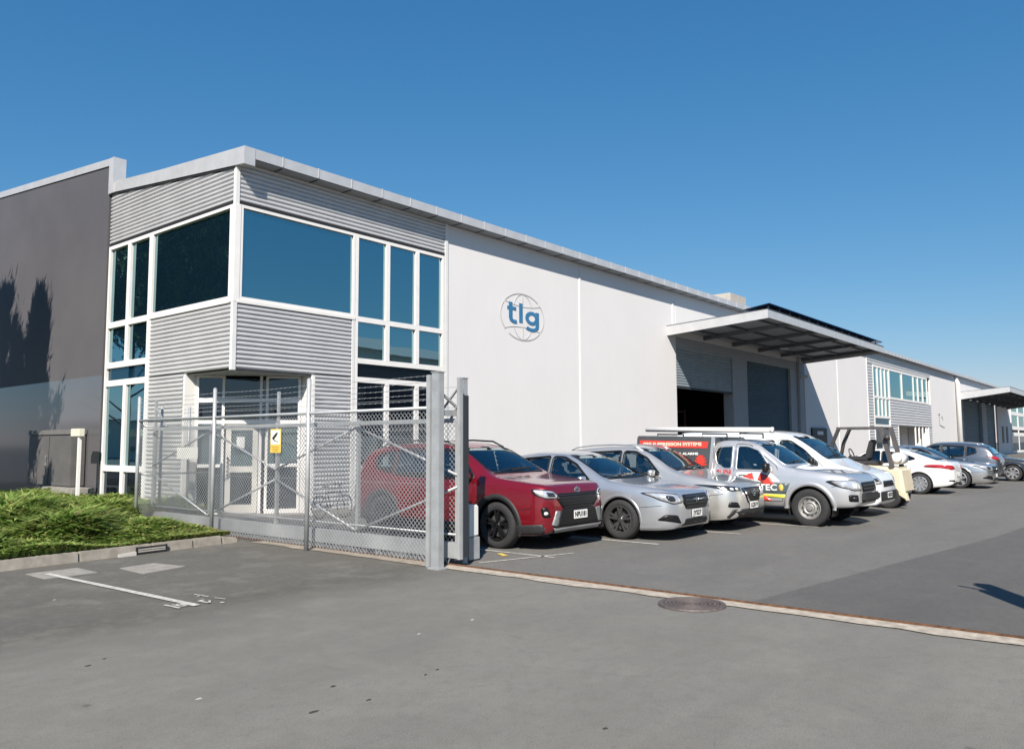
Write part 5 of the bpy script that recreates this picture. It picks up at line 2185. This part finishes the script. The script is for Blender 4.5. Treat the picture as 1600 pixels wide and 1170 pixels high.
# ---- silver sedan
sed = dict(L=4.78, W=1.84, tum=.34, wheels=[.98, 3.72], wz=.335, arch=.395, paint=p_sil, crown=.05,
           top=[(0, .68), (.04, .77), (.11, .83), (.5, .905), (1.15, .985), (1.3, 1.01), (1.75, 1.24), (2.15, 1.42), (2.5, 1.49), (2.9, 1.50), (3.3, 1.465), (3.8, 1.30), (4.15, 1.13), (4.3, 1.10), (4.62, 1.08), (4.74, 1.0), (4.78, .8)],
           sh=[(0, .61), (.11, .75), (.5, .82), (1.2, .90), (2, .935), (3.4, .97), (4.3, 1.0), (4.68, .96), (4.78, .72)],
           bot=[(0, .30), (.1, .21), (.5, .18), (1.5, .17), (3.5, .18), (4.4, .22), (4.7, .30), (4.78, .40)],
           hw=[(0, .56), (.05, .70), (.14, .83), (.35, .93), (.7, .985), (1.1, 1), (3.6, 1), (4.3, .96), (4.6, .88), (4.72, .78), (4.78, .66)],
           side_windows=[[(1.62, .97), (2.50, .985), (2.50, 1.385), (2.28, 1.375), (1.98, 1.25)], [(2.58, .99), (3.34, 1.015), (3.42, 1.23), (3.15, 1.345), (2.58, 1.39)], [(3.46, 1.04), (3.72, 1.08), (3.52, 1.20)]],
           screens=[[(-.69, 1.025), (.69, 1.025), (.55, 1.40), (-.55, 1.40)], [(-.56, 1.15), (.56, 1.15), (.48, 1.38), (-.48, 1.38)]],
           screen_range=[(1.22, 2.45), (3.4, 4.2)], screen_axis=['f', 'r'])


def dress_sedan(c, rim, kind, txt):
    c.glassing(.026)
    c.wheelset(kind, .338, .215, rim, 5, .015, .105)
    c.arch_trim(c.paint, .035, .008, -.02)
    c.doors([[(1.48, .33), (2.53, .33), (2.53, .955), (1.55, .93)], [(2.56, .33), (3.30, .33), (3.50, .66), (3.52, .98), (2.56, .965)]], [(2.36, .86), (3.32, .885)])
    c.mirrors(1.70, .965, c.paint)
    c.shutlines(1.20, .70, .56, 1.04)
    c.patch('grille', [(-.36, .53), (.36, .53), (.47, .65), (.43, .765), (-.43, .765), (-.47, .65)], 'f', m_trimblk, .012, r=.03)
    for k in range(4):
        z = .565 + k * .056
        c.strip('grille_bar', [(-.38, z), (.38, z)], 'f', .013, m_chrome if k == 2 else m_rimdk, .022)
    mb_ = MB()
    b_ = c.hit(0, .685, 'f')[0]
    mb_.tube([(.06 * math.cos(2 * math.pi * k / 18), b_.y - .03, .685 + .035 * math.sin(2 * math.pi * k / 18)) for k in range(19)], .007, 5, 0, False)
    mb_.build('front_emblem', m_chrome, c.root, True)
    c.patch('lower_intake', [(-.46, .255), (.46, .255), (.38, .37), (-.38, .37)], 'f', m_trimblk, .006, r=.03)
    for mir in (False, True):
        h_ = c.patch('headlight', [(.49, .645), (.68, .635), (.80, .69), (.86, .80), (.78, .805), (.54, .765)], 'f', m_lamp, .008, r=.025, mirror=mir)
        c.patch('lamp_unit', [(.62, .665), (.735, .67), (.76, .765), (.64, .755)], 'f', m_lampdk, .012, parent=h_, r=.04, mirror=mir)
        c.patch('fog_recess', [(.52, .30), (.84, .36), (.78, .46), (.60, .44)], 'f', m_trimblk, .006, r=.03, mirror=mir)
        c.patch('tail_lamp', [(.45, .84), (.80, .86), (.84, .99), (.55, .97)], 'r', m_red, .008, r=.03, mirror=mir)
    c.plate('f', .45, txt, .36, .125)
    c.seats((2.12, 3.0), .48, .6)
    c.dash(1.68, .94, .66)


c = Car('sedan', 'silver sedan with black wheels beside the red SUV', 'car', sed, (12.68, 6.33, 0), 0)
dress_sedan(c, m_rimdk, 'twin', 'JYS27')

# ---- pale silver crossover
cro = dict(L=4.38, W=1.81, tum=.31, wheels=[.92, 3.56], wz=.345, arch=.41, paint=p_cha, crown=.05,
           top=[(0, .70), (.05, .81), (.14, .885), (.5, .97), (1.05, 1.06), (1.2, 1.10), (1.6, 1.34), (2.0, 1.53), (2.4, 1.595), (2.8, 1.60), (3.5, 1.555), (3.9, 1.48), (4.05, 1.37), (4.22, 1.12), (4.33, 1.0), (4.38, .82)],
           sh=[(0, .63), (.14, .79), (.5, .88), (1.1, .96), (2, 1.0), (3.3, 1.06), (4.0, 1.08), (4.28, .95), (4.38, .76)],
           bot=[(0, .33), (.1, .25), (.5, .21), (1.5, .20), (3.2, .21), (4.0, .26), (4.3, .34), (4.38, .42)],
           hw=[(0, .60), (.05, .73), (.14, .85), (.32, .94), (.6, .98), (1.0, 1), (3.4, 1), (4.0, .96), (4.25, .88), (4.34, .80), (4.38, .68)],
           side_windows=[[(1.52, 1.03), (2.36, 1.05), (2.36, 1.46), (2.12, 1.45), (1.84, 1.33)], [(2.44, 1.055), (3.18, 1.08), (3.22, 1.43), (2.44, 1.465)], [(3.28, 1.10), (3.62, 1.20), (3.60, 1.35), (3.30, 1.42)]],
           screens=[[(-.66, 1.125), (.66, 1.125), (.56, 1.51), (-.56, 1.51)], [(-.54, 1.14), (.54, 1.14), (.48, 1.42), (-.48, 1.42)]],
           screen_range=[(1.12, 2.25), (3.85, 4.3)], screen_axis=['f', 'r'])


def dress_crossover(c, rim, txt, kind='spoke'):
    c.glassing(.030)
    c.wheelset(kind, .345, .215, rim, 5, .015, .11)
    c.arch_trim(m_plas, .05, .014, -.08)
    c.doors([[(1.38, .38), (2.39, .38), (2.39, 1.01), (1.46, .98)], [(2.42, .38), (3.12, .38), (3.32, .74), (3.34, 1.05), (2.42, 1.02)]], [(2.22, .91), (3.16, .94)])
    c.both('sill_cladding', [(1.36, .21), (3.12, .21), (3.12, .33), (1.36, .33)], m_plas, off=.012, r=.03)
    c.mirrors(1.62, 1.03, c.paint)
    c.shutlines(1.10, .70, .66, 1.14)
    c.patch('grille', [(-.24, .52), (.24, .52), (.44, .80), (-.44, .80)], 'f', m_trimblk, .010, r=.04)
    c.strip('grille_bar', [(-.40, .79), (-.20, .53), (.20, .53), (.40, .79)], 'f', .035, m_chrome, .022)
    for k in range(4):
        z = .60 + k * .05
        c.strip('grille_bar', [(-.16 - k * .05, z), (.16 + k * .05, z)], 'f', .012, m_plas, .020)
    mb_ = MB()
    b_ = c.hit(0, .70, 'f')[0]
    mb_.tube([(.055 * math.cos(2 * math.pi * k / 18), b_.y - .025, .70 + .055 * math.sin(2 * math.pi * k / 18)) for k in range(19)], .008, 5, 0, False)
    mb_.build('front_emblem', m_chrome, c.root, True)
    c.patch('lower_intake', [(-.78, .265), (.78, .265), (.72, .42), (-.72, .42)], 'f', m_plas, .008, r=.04)
    for mir in (False, True):
        h_ = c.patch('headlight', [(.46, .755), (.70, .745), (.84, .80), (.88, .865), (.60, .83), (.46, .81)], 'f', m_lampdk, .008, r=.02, mirror=mir)
        for xa in (.55, .655, .755):
            c.patch('lamp_unit', [(xa, .763), (xa + .06, .768), (xa + .065, .812), (xa + .005, .805)], 'f', m_lampw, .013, parent=h_, r=.02, mirror=mir)
        c.patch('fog_recess', [(.56, .45), (.78, .46), (.76, .56), (.62, .55)], 'f', m_trimblk, .006, r=.03, mirror=mir)
        c.patch('tail_lamp', [(.46, .92), (.80, .94), (.84, 1.08), (.58, 1.03)], 'r', m_red, .010, r=.03, mirror=mir)
    c.plate('f', .475, txt, .36, .125)
    c.seats((2.0, 2.85), .58, .6, .35)
    c.dash(1.55, 1.03, .64)
    for sg_ in (-1, 1):
        mb_ = MB()
        zz = [(y, c.top(y) - .035) for y in (2.0, 2.25, 2.7, 3.2, 3.6, 3.75)]
        mb_.tube([(sg_ * .58, y, z + (.0 if i in (0, 5) else .04)) for i, (y, z) in enumerate(zz)], .014, 7)
        mb_.build('roof_rail', m_rimsil, c.root, True)


c = Car('crossover', 'pale silver crossover between the silver sedan and the ute', 'car', cro, (14.62, 6.12, 0), 0)
dress_crossover(c, m_rimdk, 'LQS19')

# ---- ute with service body
ute = dict(L=3.02, W=1.80, tum=.26, wheels=[.86, 3.86], wz=.365, arch=.435, paint=p_ute, crown=.05, n=90,
           top=[(0, .80), (.05, .93), (.16, 1.00), (.5, 1.06), (1.1, 1.13), (1.3, 1.17), (1.62, 1.40), (1.95, 1.62), (2.25, 1.70), (2.6, 1.715), (2.85, 1.69), (2.95, 1.62), (3.0, 1.45), (3.02, 1.25)],
           sh=[(0, .72), (.16, .90), (.5, .97), (1.2, 1.02), (2, 1.04), (2.7, 1.06), (3.02, 1.06)],
           bot=[(0, .48), (.1, .40), (.5, .38), (1.5, .37), (3.02, .38)],
           hw=[(0, .62), (.05, .76), (.15, .88), (.35, .955), (.7, .99), (1.1, 1), (2.7, 1), (2.95, .985), (3.02, .96)],
           side_windows=[[(1.60, 1.07), (2.36, 1.08), (2.36, 1.565), (2.14, 1.56), (1.90, 1.47)], [(2.47, 1.10), (2.62, 1.09), (2.80, 1.20), (2.86, 1.40), (2.80, 1.55), (2.47, 1.565)]],
           screens=[[(-.68, 1.19), (.68, 1.19), (.60, 1.60), (-.60, 1.60)]],
           screen_range=[(1.2, 2.25)], screen_axis=['f'])
c = Car('ute', 'light silver ute with red and grey signwriting and a dark service body', 'ute', ute, (16.65, 4.60, 0), 0)
c.glassing(.022, p_ute)
c.wheelset('steel', .365, .225, m_steel, 5, .0, .145)
c.arch_trim(p_ute, .075, .03, -.02)
c.doors([[(1.36, .46), (2.41, .46), (2.41, 1.62), (2.10, 1.60), (1.50, 1.16)]], [(2.20, .98)])
c.mirrors(1.66, 1.10, m_trimblk, (.22, .15, .20), .15)
c.shutlines(1.22, .74, .78, 1.215)
c.patch('grille', [(-.40, .68), (.40, .68), (.44, .86), (-.44, .86)], 'f', m_trimblk, .010, r=.04)
for k in range(2):
    c.strip('grille_bar', [(-.40, .74 + k * .06), (.40, .74 + k * .06)], 'f', .022, m_rimdk, .022)
c.patch('lower_intake', [(-.46, .47), (.46, .47), (.42, .60), (-.42, .60)], 'f', m_trimblk, .008, r=.04)
for mir in (False, True):
    h_ = c.patch('headlight', [(.47, .72), (.70, .72), (.84, .78), (.86, .90), (.62, .90), (.48, .84)], 'f', m_lamp, .010, r=.04, mirror=mir)
    c.patch('lamp_unit', [(.60, .75), (.70, .75), (.72, .85), (.61, .85)], 'f', m_lampw, .014, parent=h_, r=.03, mirror=mir)
    f_ = c.patch('fog_recess', [(.60, .50), (.78, .51), (.79, .64), (.62, .63)], 'f', m_trimblk, .008, r=.03, mirror=mir)
    c.patch('fog_lamp', [(.66, .54), (.73, .54), (.73, .60), (.66, .60)], 'f', m_lampdk, .014, parent=f_, r=.03, mirror=mir)
bevel(MB().box(-.46, .46, -.10, .02, .50, .66).build('tow_bumper', m_plas, c.root), .03)
c.plate('f', .60, 'HKR814', .36, .125, .18, .06)
c.seats((2.15,), .66, .62, .38)
c.dash(1.62, 1.07, .66)
# door graphics
m_grred = M('sign_red', (.62, .05, .035), .45, coat=.3)
m_grgry = M('sign_slate', (.075, .105, .115), .45, coat=.3)
m_gryel = M('sign_lime', (.72, .70, .05), .45, coat=.3)
m_grwht = M('sign_white_film', (.80, .80, .78), .45, coat=.3)
m_gryo = M('sign_gold', (.72, .46, .10), .45)
for ax in ('-x',):
    c.patch('white_field', [(1.40, .84), (2.36, .84), (2.36, 1.03), (1.62, 1.03)], ax, m_grwht, .003, skirt=.002, r=.08)
    c.patch('slate_band', [(1.22, .83), (2.34, .83), (2.36, .64), (1.31, .62)], ax, m_grgry, .004, skirt=.002)
    c.patch('lime_band', [(1.33, .605), (1.80, .60), (2.10, .665), (2.10, .62), (1.80, .545), (1.33, .545)], ax, m_gryel, .0045, skirt=.002)
    arc_o = [(1.92 + .36 * math.cos(t), .79 + .24 * math.sin(t)) for t in [math.pi * k / 14 for k in range(15)]]
    arc_i = [(1.92 + .14 * math.cos(t), .80 + .08 * math.sin(t)) for t in [math.pi * k / 14 for k in range(14, -1, -1)]]
    for lo, hi in ((0, 6), (8, 14)):
        pl_ = arc_o[lo:hi + 1] + arc_i[14 - hi:15 - lo]
        c.patch('red_arc', pl_, ax, m_grred, .0055, skirt=.002)
    c.patch('red_flame', [(1.60, .47), (2.18, .47), (2.12, .54), (2.02, .61), (1.92, .65), (1.80, .61), (1.68, .54)], ax, m_grred, .0056, skirt=.002)


def side_text(c, txt, y, z, size, m, width, off=.012, bold=.004):
    loc, nn = c.hit(y, z, '-x')
    return put_text(txt, size, m, c.root, (loc.x - off, y, z), (0, -1, 0), (0, 0, 1), bold, width, 'signwriting', .004)


side_text(c, 'TEC', 1.66, .735, .17, m_grwht, .36)
side_text(c, 'GUDS', 2.62, 1.0, .19, m_grred, .34, .014, .003)
c.patch('gold_roundel', [(1.405 + .05 * math.cos(2 * math.pi * k / 16), .74 + .07 * math.sin(2 * math.pi * k / 16)) for k in range(16)], '-x', m_gryo, .007, skirt=.002)
# chassis, service body
MB().box(-.45, .45, 2.9, 4.9, .42, .55).build('chassis', m_under, c.root)
m_box = M('service_body_slate', (.075, .08, .085), .45, .2, coat=.3)
sb = MB()
sb.hexa([(-.89, 2.98, .62), (.89, 2.98, .62), (.89, 4.78, .62), (-.89, 4.78, .62), (-.86, 2.86, 1.76), (.86, 2.86, 1.76), (.86, 4.70, 1.80), (-.86, 4.70, 1.80)])
so = bevel(sb.build('service_body', m_box, c.root), .025)
sb = MB()
sb.hexa([(-.905, 2.93, .62), (-.87, 2.93, .62), (-.87, 3.00, .62), (-.905, 3.00, .62), (-.882, 2.80, 1.77), (-.84, 2.80, 1.77), (-.84, 2.87, 1.77), (-.882, 2.87, 1.77)])
sb.build('corner_edge', p_ute, so)
bevel(MB().box(-.90, .90, 4.72, 4.86, .42, .62).build('rear_bumper', m_plas, c.root), .02)
MB().box(-.90, -.885, 3.3, 4.5, .30, .62).build('mud_flap_skirt', m_plas, so)


def body_pt(y, z, d=.008):
    t = (z - .62) / (1.77 - .62)
    return (-.89 + .03 * t - d, y, z)


q = MB()
q.add([body_pt(2.98, 1.52), body_pt(2.95, 1.66), body_pt(4.62, 1.70), body_pt(4.62, 1.55)], [(0, 1, 2, 3)])
bn = q.build('red_banner', m_grred, so)
put_text('FIRE SUPPRESSION SYSTEMS', .10, M('sign_cream', (.85, .70, .55), .5), so, body_pt(3.82, 1.605, .013), (0, -1, 0), (0, 0, 1), .003, 1.42, 'signwriting', .003)
put_text('& ALARMS', .07, m_grwht, so, body_pt(3.42, 1.40, .012), (0, -1, 0), (0, 0, 1), .003, .46, 'signwriting', .003)
q = MB()
for k in range(9):
    a_ = math.pi * k / 8
    q.bar(body_pt(3.14, 1.16, .006), body_pt(3.14 + .14 * math.cos(a_), 1.18 + .20 * math.sin(a_), .006), .035, .006, 0, (1, 0, 0))
q.build('red_burst', m_grred, so)
# roof racks with long white conduit tubes
for y_ in (2.35, 3.2, 4.3):
    rk = MB()
    rk.tube([(-.62, y_, 1.72), (-.62, y_, 1.83), (.62, y_, 1.83), (.62, y_, 1.72)], .018, 6)
    rk.build('rack_bar', m_trimblk, c.root)
ct = empty('conduit_carrier', (16.05, 6.25, 1.89), label='long white conduit tube on the roof rack of the ute', cat='tube')
mb = MB()
mb.tube([(0, 0, 0), (0, 2.95, .055)], .055, 16)
mb.build('tube', m_frame, ct, True)
mb = MB()
mb.lathe([(.001, -.012), (.062, -.012), (.062, .04), (.055, .04)], 'y', 16)
mb.build('end_cap', m_trim, ct, True)
ct = empty('conduit_carrier', (16.32, 6.9, 1.888), label='second white tube beside the long conduit tube on the ute', cat='tube')
mb = MB()
mb.tube([(0, 0, 0), (0, 2.3, .05)], .045, 16)
mb.build('tube', m_frame, ct, True)
mb = MB()
mb.lathe([(.001, -.01), (.05, -.01), (.05, .04), (.045, .04)], 'y', 16)
mb.build('end_cap', m_trim, ct, True)

# ---- white van
van = dict(L=4.95, W=1.96, tum=.16, wheels=[.92, 3.85], wz=.34, arch=.40, paint=p_van, crown=.05,
           top=[(0, .72), (.05, .86), (.15, .95), (.5, 1.06), (.85, 1.17), (1.0, 1.24), (1.4, 1.53), (1.8, 1.78), (2.1, 1.88), (2.5, 1.92), (4.5, 1.92), (4.85, 1.86), (4.93, 1.6), (4.95, 1.2)],
           sh=[(0, .65), (.15, .84), (.5, .94), (1.0, 1.05), (2, 1.10), (4.8, 1.12), (4.95, 1.0)],
           bot=[(0, .36), (.1, .27), (.5, .24), (4.5, .26), (4.9, .34), (4.95, .4)],
           hw=[(0, .60), (.05, .73), (.15, .85), (.35, .94), (.7, .985), (1.1, 1), (4.5, 1), (4.85, .96), (4.95, .90)],
           side_windows=[[(1.22, 1.13), (2.10, 1.15), (2.10, 1.66), (1.86, 1.66), (1.55, 1.46)], [(2.25, 1.16), (3.3, 1.16), (3.3, 1.66), (2.25, 1.67)]],
           screens=[[(-.74, 1.28), (.74, 1.28), (.68, 1.76), (-.68, 1.76)]],
           screen_range=[(.95, 2.1)], screen_axis=['f'])
c = Car('van', 'white panel van between the ute and the forklift', 'van', van, (19.15, 4.86, 0), 0)
c.glassing(.024)
c.wheelset('spoke', .34, .215, m_rimdk, 5, .02, .12)
c.arch_trim(p_van, .035, .008, -.02)
c.doors([[(1.05, .36), (2.16, .36), (2.16, 1.70), (1.90, 1.70), (1.12, 1.12)]], [(1.98, .98)])
c.mirrors(1.32, 1.15, m_trimblk, (.2, .15, .24), .15)
c.shutlines(.90, .76, .66, 1.31)
c.patch('grille', [(-.42, .66), (.42, .66), (.38, .78), (-.38, .78)], 'f', m_trimblk, .010, r=.03)
c.patch('lower_intake', [(-.60, .36), (.60, .36), (.62, .56), (-.62, .56)], 'f', m_plas, .010, r=.04)
for mir in (False, True):
    h_ = c.patch('headlight', [(.50, .74), (.72, .72), (.84, .80), (.88, .98), (.80, .99), (.56, .82)], 'f', m_lamp, .008, r=.03, mirror=mir)
    c.patch('lamp_unit', [(.62, .77), (.74, .77), (.78, .86), (.66, .84)], 'f', m_lampdk, .012, parent=h_, r=.03, mirror=mir)
c.plate('f', .47, 'MGT572', .36, .125)
c.seats((1.95,), .78, .62, .42)
c.dash(1.35, 1.14, .72)

# ---- white hatch, tail towards the lane
hat = dict(L=4.45, W=1.80, tum=.34, wheels=[.90, 3.52], wz=.325, arch=.385, paint=p_wht, crown=.05,
           top=[(0, .60), (.05, .71), (.14, .77), (.5, .86), (1.05, .95), (1.2, .99), (1.65, 1.24), (2.0, 1.38), (2.35, 1.43), (2.75, 1.43), (3.2, 1.36), (3.7, 1.18), (4.0, 1.06), (4.15, 1.03), (4.35, 1.0), (4.42, .92), (4.45, .78)],
           sh=[(0, .54), (.14, .68), (.5, .78), (1.1, .87), (2, .93), (3.3, .99), (4.0, 1.0), (4.35, .92), (4.45, .70)],
           bot=[(0, .30), (.1, .22), (.5, .18), (3.4, .18), (4.1, .24), (4.4, .32), (4.45, .40)],
           hw=[(0, .58), (.05, .71), (.14, .84), (.35, .94), (.65, .985), (1.0, 1), (3.4, 1), (4.0, .95), (4.3, .87), (4.4, .78), (4.45, .66)],
           side_windows=[[(1.52, .95), (2.36, .97), (2.36, 1.33), (2.12, 1.32), (1.86, 1.21)], [(2.43, .98), (3.10, 1.03), (3.42, 1.10), (3.05, 1.26), (2.43, 1.33)]],
           screens=[[(-.66, 1.01), (.66, 1.01), (.54, 1.35), (-.54, 1.35)], [(-.58, 1.08), (.58, 1.08), (.50, 1.32), (-.50, 1.32)]],
           screen_range=[(1.12, 2.2), (3.0, 4.05)], screen_axis=['f', 'r'])


def dress_hatch(c, rim, kind='spoke', n=7, tail=m_red):
    c.glassing(.024, gm=m_cglassd)
    c.wheelset(kind, .33, .21, rim, n, .015, .10)
    c.arch_trim(c.paint, .03, .007, -.02)
    c.doors([[(1.38, .33), (2.38, .33), (2.38, .95), (1.44, .92)], [(2.41, .33), (3.08, .33), (3.28, .64), (3.32, .99), (2.41, .96)]], [(2.22, .86), (3.12, .89)])
    c.mirrors(1.60, .95, c.paint)
    c.patch('grille', [(-.42, .30), (.42, .30), (.48, .50), (-.48, .50)], 'f', m_trimblk, .008, r=.04)
    for mir in (False, True):
        c.patch('headlight', [(.46, .60), (.76, .62), (.84, .74), (.58, .71)], 'f', m_lamp, .008, r=.03, mirror=mir)
        c.patch('tail_lamp', [(.42, .80), (.70, .76), (.88, .84), (.86, .93), (.60, .90)], 'r', tail, .010, r=.03, mirror=mir)
        c.patch('rear_reflector', [(.52, .40), (.76, .42), (.76, .46), (.52, .45)], 'r', m_trimblk, .008, r=.01, mirror=mir)
    c.patch('rear_diffuser', [(-.56, .27), (.56, .27), (.50, .37), (-.50, .37)], 'r', m_plas, .008, r=.03)
    c.plate('r', .62, '', .36, .125)
    c.plate('f', .42, '', .36, .125)
    c.seats((2.0, 2.8), .46, .58, .35)


c = Car('hatchback', 'white hatchback parked tail out beyond the forklift', 'car', hat, (28.25, 5.15 + 4.45 - 4.45, 0), math.pi)
c.root.location = (28.25, 5.12 + 4.45, 0)
dress_hatch(c, m_rimsil, 'spoke', 10)

# ---- silver sedan further on
sed2 = dict(sed)
sed2['paint'] = paint('paint_bright_silver', (.58, .58, .58), .88, .28)
c = Car('sedan', 'bright silver sedan with silver wheels beside the white hatchback', 'car', sed2, (32.4, 4.70, 0), 0)
dress_sedan(c, m_rimsil, 'spoke', '')

# ---- grey crossover, tail out
cro2 = dict(cro)
cro2['paint'] = p_gry
c = Car('crossover', 'grey crossover parked tail out behind the bright silver sedan', 'car', cro2, (35.9, 4.95 + 4.38, 0), math.pi)
dress_crossover(c, m_rimsil, '')
# ---- black hatch at the right edge
hat2 = dict(hat)
hat2['paint'] = p_blk
c = Car('hatchback', 'black hatchback with silver wheels at the right edge of the photo', 'car', hat2, (39.1, 4.05, 0), 0)
dress_hatch(c, m_rimsil, 'spoke', 7)

# ------------------------------------------------------------------ forklift
fl = empty('forklift', (21.75, 5.0, 0), label='cream counterbalance forklift with dark overhead guard beyond the van', cat='forklift')
m_cream = M('forklift_cream', (.62, .55, .40), .45, var=.08, coat=.3)
m_fdk = M('forklift_dark', (.055, .05, .05), .55, .2)
m_frust = M('forklift_mast', (.11, .10, .10), .55, .4, var=.2)
# rear counterweight towards the lane (-y)
cw = MB()
cw.hexa([(-.52, .02, .36), (.52, .02, .36), (.54, .95, .30), (-.54, .95, .30), (-.50, .10, 1.00), (.50, .10, 1.00), (.54, .95, 1.06), (-.54, .95, 1.06)])
bevel(cw.build('counterweight', m_cream, fl), .07, 3)
cw = MB()
cw.hexa([(-.54, -.04, .18), (-.36, -.06, .18), (-.36, .30, .40), (-.54, .30, .40), (-.54, .0, .42), (-.36, .0, .42), (-.36, .32, .46), (-.54, .32, .46)])
bevel(cw.build('wheel_guard', m_cream, fl), .03)
bevel(MB().box(-.50, .50, .96, 1.9, .34, .70).build('chassis', m_cream, fl), .03)
bevel(MB().box(-.40, .40, .70, 1.35, 1.05, 1.16).build('engine_cover', m_fdk, fl), .03)
st = link('seat', None, fl)
st.location = (0, 1.15, 1.15)
bevel(MB().box(-.24, .24, -.2, .28, 0, .12).build('cushion', m_seat, st), .03)
bevel(MB().hexa([(-.22, -.24, .05), (.22, -.24, .05), (.22, -.12, .05), (-.22, -.12, .05), (-.2, -.36, .55), (.2, -.36, .55), (.2, -.26, .55), (-.2, -.26, .55)]).build('backrest', m_seat, st), .03)
for sg_ in (-1, 1):
    mb = MB()
    mb.bar((sg_ * .46, .30, 1.0), (sg_ * .46, .52, 1.98), .09, .10)
    mb.build('rear_pillar', m_frust, fl)
    mb = MB()
    mb.bar((sg_ * .46, 1.95, .6), (sg_ * .46, 1.72, 1.6), .07, .08)
    mb.bar((sg_ * .46, 1.72, 1.6), (sg_ * .46, 1.55, 1.98), .07, .08)
    mb.build('front_pillar', m_fdk, fl)
    mb = MB()
    mb.bar((sg_ * .46, .48, 1.99), (sg_ * .46, 1.60, 1.99), .08, .06)
    mb.build('guard_rail', m_frust, fl)
    for yy, r_, w_ in ((.42, .29, .2), (1.75, .34, .24)):
        w2 = link('wheel', None, fl)
        w2.location = (sg_ * .46, yy, r_)
        w2.rotation_euler = (0, 0, 0 if sg_ < 0 else math.pi)
        for nm, me in wheel_meshes('steel', r_, w_, m_fdk, 5, .12):
            link(nm, me, w2)
for k in range(6):
    MB().box(-.46, .46, .56 + k * .18, .60 + k * .18, 1.975, 2.01).build('guard_slat', m_fdk, fl)
mb = MB()
mb.tube([(-.30, .25, 1.22), (.35, .25, 1.22)], .15, 18)
mb.tube([(-.30, .25, 1.22), (-.36, .25, 1.22)], [.15, .07], 18)
mb.build('gas_bottle', m_frame, fl, True)
mb = MB()
mb.tube([(.1, 1.55, 1.15), (.05, 1.42, 1.30)], .025, 6)
n = 16
mb.tube([(.05 + .16 * math.cos(2 * math.pi * k / n), 1.40 + .05 * math.sin(2 * math.pi * k / n), 1.32 + .14 * math.sin(2 * math.pi * k / n)) for k in range(n + 1)], .014, 6, 0, False)
mb.build('steering_wheel', m_fdk, fl, True)
for sg_ in (-1, 1):
    mb = MB()
    mb.box(sg_ * .34 - .06, sg_ * .34 + .06, 2.0, 2.16, .12, 1.55)
    mb.build('mast_rail', m_frust, fl)
    mb = MB()
    mb.box(sg_ * .25 - .06, sg_ * .25 + .06, 2.2, 3.3, .08, .12)
    mb.build('fork', m_fdk, fl)
MB().box(-.45, .45, 2.17, 2.22, .1, .55).build('fork_carriage', m_frust, fl)
mb = MB()
mb.tube([(-.48, .40, 1.78), (-.60, .36, 1.72)], [.05, .075], 12)
mb.tube([(-.46, .42, 1.80), (-.48, .40, 1.78)], .03, 8)
mb.build('work_lamp', m_fdk, fl, True)
